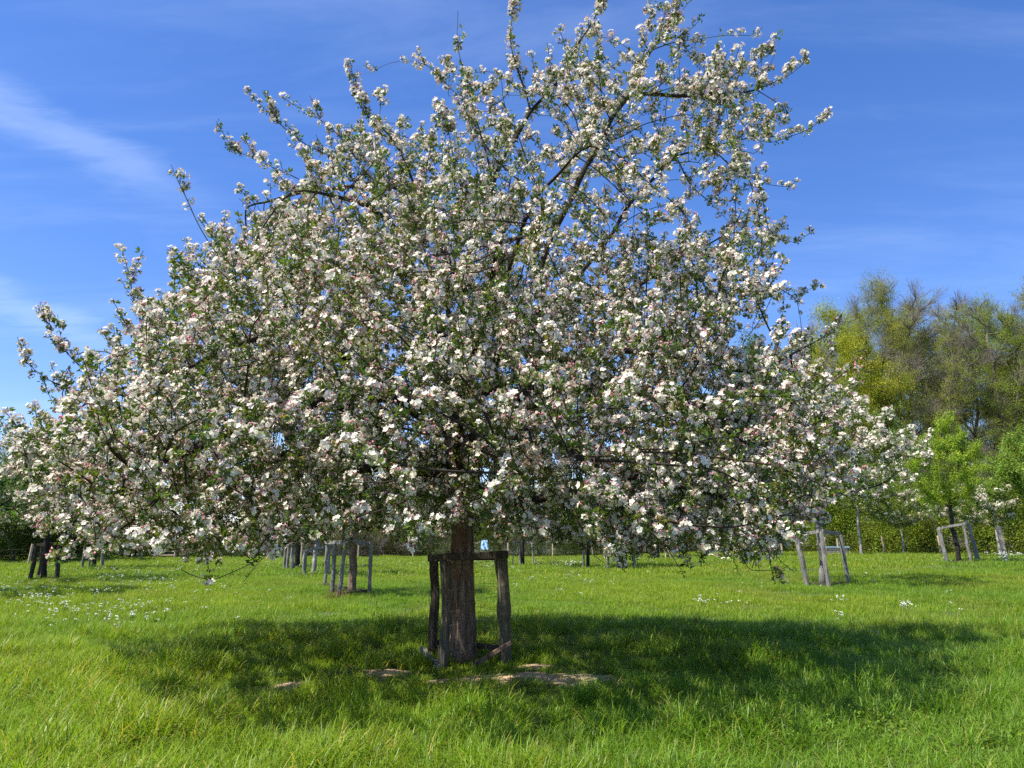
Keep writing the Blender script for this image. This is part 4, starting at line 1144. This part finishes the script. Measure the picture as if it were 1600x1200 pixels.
def turf(name, protos, y0, y1, per_m2, hs, label, long_pick=None):
    # an even spread over the wedge of meadow that could be seen, with a margin either side
    area_n = int(per_m2 * ((y1 - y0) * (0.78 * (y0 + y1) + 9)))
    X = rng.uniform(-1, 1, area_n * 2); Y = rng.uniform(y0, y1, area_n * 2); wd = .78 * Y + 4.5
    keep = rng.uniform(0, .78 * y1 + 4.5, area_n * 2) < wd; X, Y = (X * wd)[keep][:area_n], Y[keep][:area_n]
    bare = bare_at(X, Y); k = (bare < .12) | (rng.uniform(size=len(X)) < .14); X, Y, bare = X[k], Y[k], bare[k]
    k = np.hypot(X - TX, Y - TY) > .2; X, Y, bare = X[k], Y[k], bare[k]
    a, b, c = nzf(X, Y, .45, 1), nzf(X, Y, 1.7, 5), nzf(X, Y, .12, 9)
    s = hs * (1 + .5 * a + .45 * b) * rng.uniform(.75, 1.25, len(X))
    worn = np.exp(-(((X + .75) / 2.5) ** 4 + ((Y - 9.45) / 1.05) ** 4)); s *= 1 - .66 * worn * (1 - .45 * np.clip(b * 3, 0, 1)); s *= np.where(bare > .05, .7, 1.0)
    s *= 1 - .35 * np.exp(-((X - TX) ** 2 + (Y - TY) ** 2) / .5)
    s = np.clip(s, .35, 2.2)
    size = np.stack([np.clip(s, .7, 1.6) ** .5] * 2 + [s], 1)
    t = np.ones((len(X), 3)) * (1 + .18 * b[:, None])
    yb = np.clip(.5 + c * 1.5 + a * .5, 0, 1)[:, None]
    t = t * ((1 - yb) * np.array((.86, .93, .88)) + yb * np.array((1.22, 1.08, .8)))
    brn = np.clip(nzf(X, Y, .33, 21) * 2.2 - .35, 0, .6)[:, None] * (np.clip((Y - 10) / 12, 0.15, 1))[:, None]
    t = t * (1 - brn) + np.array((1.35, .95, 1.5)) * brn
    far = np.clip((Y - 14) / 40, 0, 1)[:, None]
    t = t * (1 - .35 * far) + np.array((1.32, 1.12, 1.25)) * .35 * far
    t *= rng.uniform(.85, 1.15, (len(X), 1))
    D = np.stack([rng.normal(size=len(X)) * .14, rng.normal(size=len(X)) * .14, np.ones(len(X))], 1)
    ids = rng.integers(0, len(protos), len(X))
    if long_pick is not None: ids = np.where(nzf(X, Y, .9, 33) + rng.uniform(-.2, .2, len(X)) > .12, long_pick, rng.choice([0, 1, 2, 3, 5], len(X)))
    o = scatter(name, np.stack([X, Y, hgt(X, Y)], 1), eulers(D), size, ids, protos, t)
    tag(o, label, 'grass', kind='stuff'); print(name, len(X))
turf('near_grass', T_near, 3.5, 15, 95, 1.0, 'tall lush meadow grass in the foreground', 4)
turf('mid_grass', T_mid, 15, 34, 22, 1.0, 'sunlit meadow grass in the middle distance')
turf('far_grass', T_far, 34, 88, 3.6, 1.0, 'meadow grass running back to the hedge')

# weeds with small round yellow-green leaves in the right foreground
n = 300; X = rng.normal(3.6, .9, n); Y = rng.normal(6.75, .35, n)
cl_ = [clump_proto(40 + i, 16, .09, .035, M_wood_leaf) for i in range(3)]
o = scatter('clover', np.stack([X, Y, hgt(X, Y) + rng.uniform(.04, .15, n)], 1), eulers(unit(n, 2)), rng.uniform(.7, 1.2, n), rng.integers(0, 3, n), cl_, np.ones((n, 3)) * np.array((.17, .27, .025)) * rng.uniform(.6, 1.2, (n, 1)))
tag(o, 'patch of yellow-green clover leaves in the right foreground', 'clover', kind='stuff')

# white meadow flowers
M_flower = leaf_mat('white_flowers', (1, 1, 1), trans=.25, rough=.6)
def flower_proto(k, heads, h, r=.011):
    V, Fc, C = [], [], []
    for i in range(heads):
        x, y = rng.normal(size=2) * h * .10 * (heads > 1); t = np.array((x, y, h * rng.uniform(.85, 1.05)))
        pts = [np.zeros(3), t * .5 + (0, 0, .02), t]; b = len(V); tube_faces(V, Fc, pts, [.0035, .003, .002], 3, False); C += [np.array((.12, .2, .05))] * (len(V) - b)
        for j in range(7):
            c = t + np.append(rng.normal(size=2) * .018, rng.normal() * .006); u, v, w = frame(unit(1, 2.5)[0]); b = len(V); q = r * rng.uniform(.7, 1.1)
            V += [c + u * q, c + v * q, c - u * q, c - v * q, c + w * q * .3]; Fc += [(b, b + 1, b + 4), (b + 1, b + 2, b + 4), (b + 2, b + 3, b + 4), (b + 3, b, b + 4)]; C += [np.array((.85, .83, .88))] * 5
    return mesh_obj('flower_kit_%d' % k, V, Fc, M_flower, 'proto', colors=C)
FLW = [flower_proto(0, 1, .28), flower_proto(1, 1, .24), flower_proto(2, 2, .30), flower_proto(3, 3, .27)]
pts = []
def patch(n, px0, px1, y0, y1, thick=0):
    for _ in range(n):
        Y = float(np.clip(rng.normal((y0 + y1) / 2, (y1 - y0) * .33), y0 * .8, y1 * 1.3)); X, Y, Z = ground_at(rng.normal((px0 + px1) / 2, (px1 - px0) * .33), Y)
        if nzf([X], [Y], .35, 3)[0] > thick - rng.uniform(0, .15): pts.append((X, Y, Z))
patch(260, -100, 260, 17.5, 27, .0); patch(150, 90, 330, 27, 42, 0); patch(90, 60, 250, 14, 18, .1)
patch(260, 560, 900, 40, 62, -.1); patch(110, 900, 1250, 40, 62, 0); patch(60, 740, 960, 22, 36, .05); patch(70, 1050, 1420, 15, 24, .12); patch(90, 1250, 1650, 25, 55, .05); patch(120, 300, 560, 40, 60, .05)
pts = np.asarray(pts); n = len(pts); t_ = np.ones((n, 3)) * rng.uniform(.9, 1.05, (n, 1))
o = scatter('meadow_flowers', pts, eulers(unit(n, 9)), rng.uniform(.75, 1.2, n), rng.integers(0, 4, n), FLW, t_)
tag(o, 'small white flowers dotted through the meadow grass', 'flowers', kind='stuff'); print('flowers', n)
def plant(px, Y, n, w, label, s=1.2):
    r_ = empty('white_flower_plant', ground_at(px, Y)); tag(r_, label, 'flowers')
    for i in range(n):
        f = bpy.data.objects.new('flower_stem', FLW[i % 4].data); col.objects.link(f); f.parent = r_; f['tint'] = (1.0, 1.0, 1.0)
        f.location = (rng.normal() * w, rng.normal() * w, 0); k = s * rng.uniform(.7, 1.2); f.scale = (k, k, k); f.rotation_euler = (rng.normal() * .2, rng.normal() * .2, rng.uniform(0, 6))
plant(1575, 38.5, 22, .30, 'clump of tall white flowers at the foot of the lone pale stake', 1.9)
plant(1414, 16.8, 5, .06, 'white flower plant in the sunlit grass beyond the right tip of the shadow')
plant(1309, 19.0, 5, .09, 'white flower plant in sunlit grass just in front of the silvery guard', 1.1)
plant(1308, 15.0, 4, .06, 'white flower plant just inside the far edge of the shadow', 1.0)
plant(895, 44, 16, .35, 'clump of white flowers in the meadow right of the far thin frame', 1.7)
plant(1097, 19.5, 5, .10, 'white flower plant beyond the shadow beneath the drooping twigs')

# dry straw tufts
M_dry = leaf_mat('dry_grass', (.30, .19, .085), trans=.25, rough=.7, tcol=(1, 1, .8))
dr = tuft_proto(60, 110, .32, .2, .55, .010, .5, 3, 0, M_dry)
for px, Y, s_, lb in [(866, 52, 1.2, 'tuft of dry reddish straw in the meadow right of the big guard'), (527, 22.3, .9, 'dry straw tangle at the foot of the second guard'), (1213, 56, 1.2, 'tuft of dry straw by the farthest grey stakes'), (1128, 58, 1.0, 'dry yellowish tuft at the back of the meadow beneath the crown')]:
    o = bpy.data.objects.new('dry_grass_tuft', dr.data); col.objects.link(o); o.location = ground_at(px, Y); o.scale = (s_,) * 3; o['tint'] = (1.0, 1.0, 1.0)
    tag(o, lb, 'dry grass')
print('done')
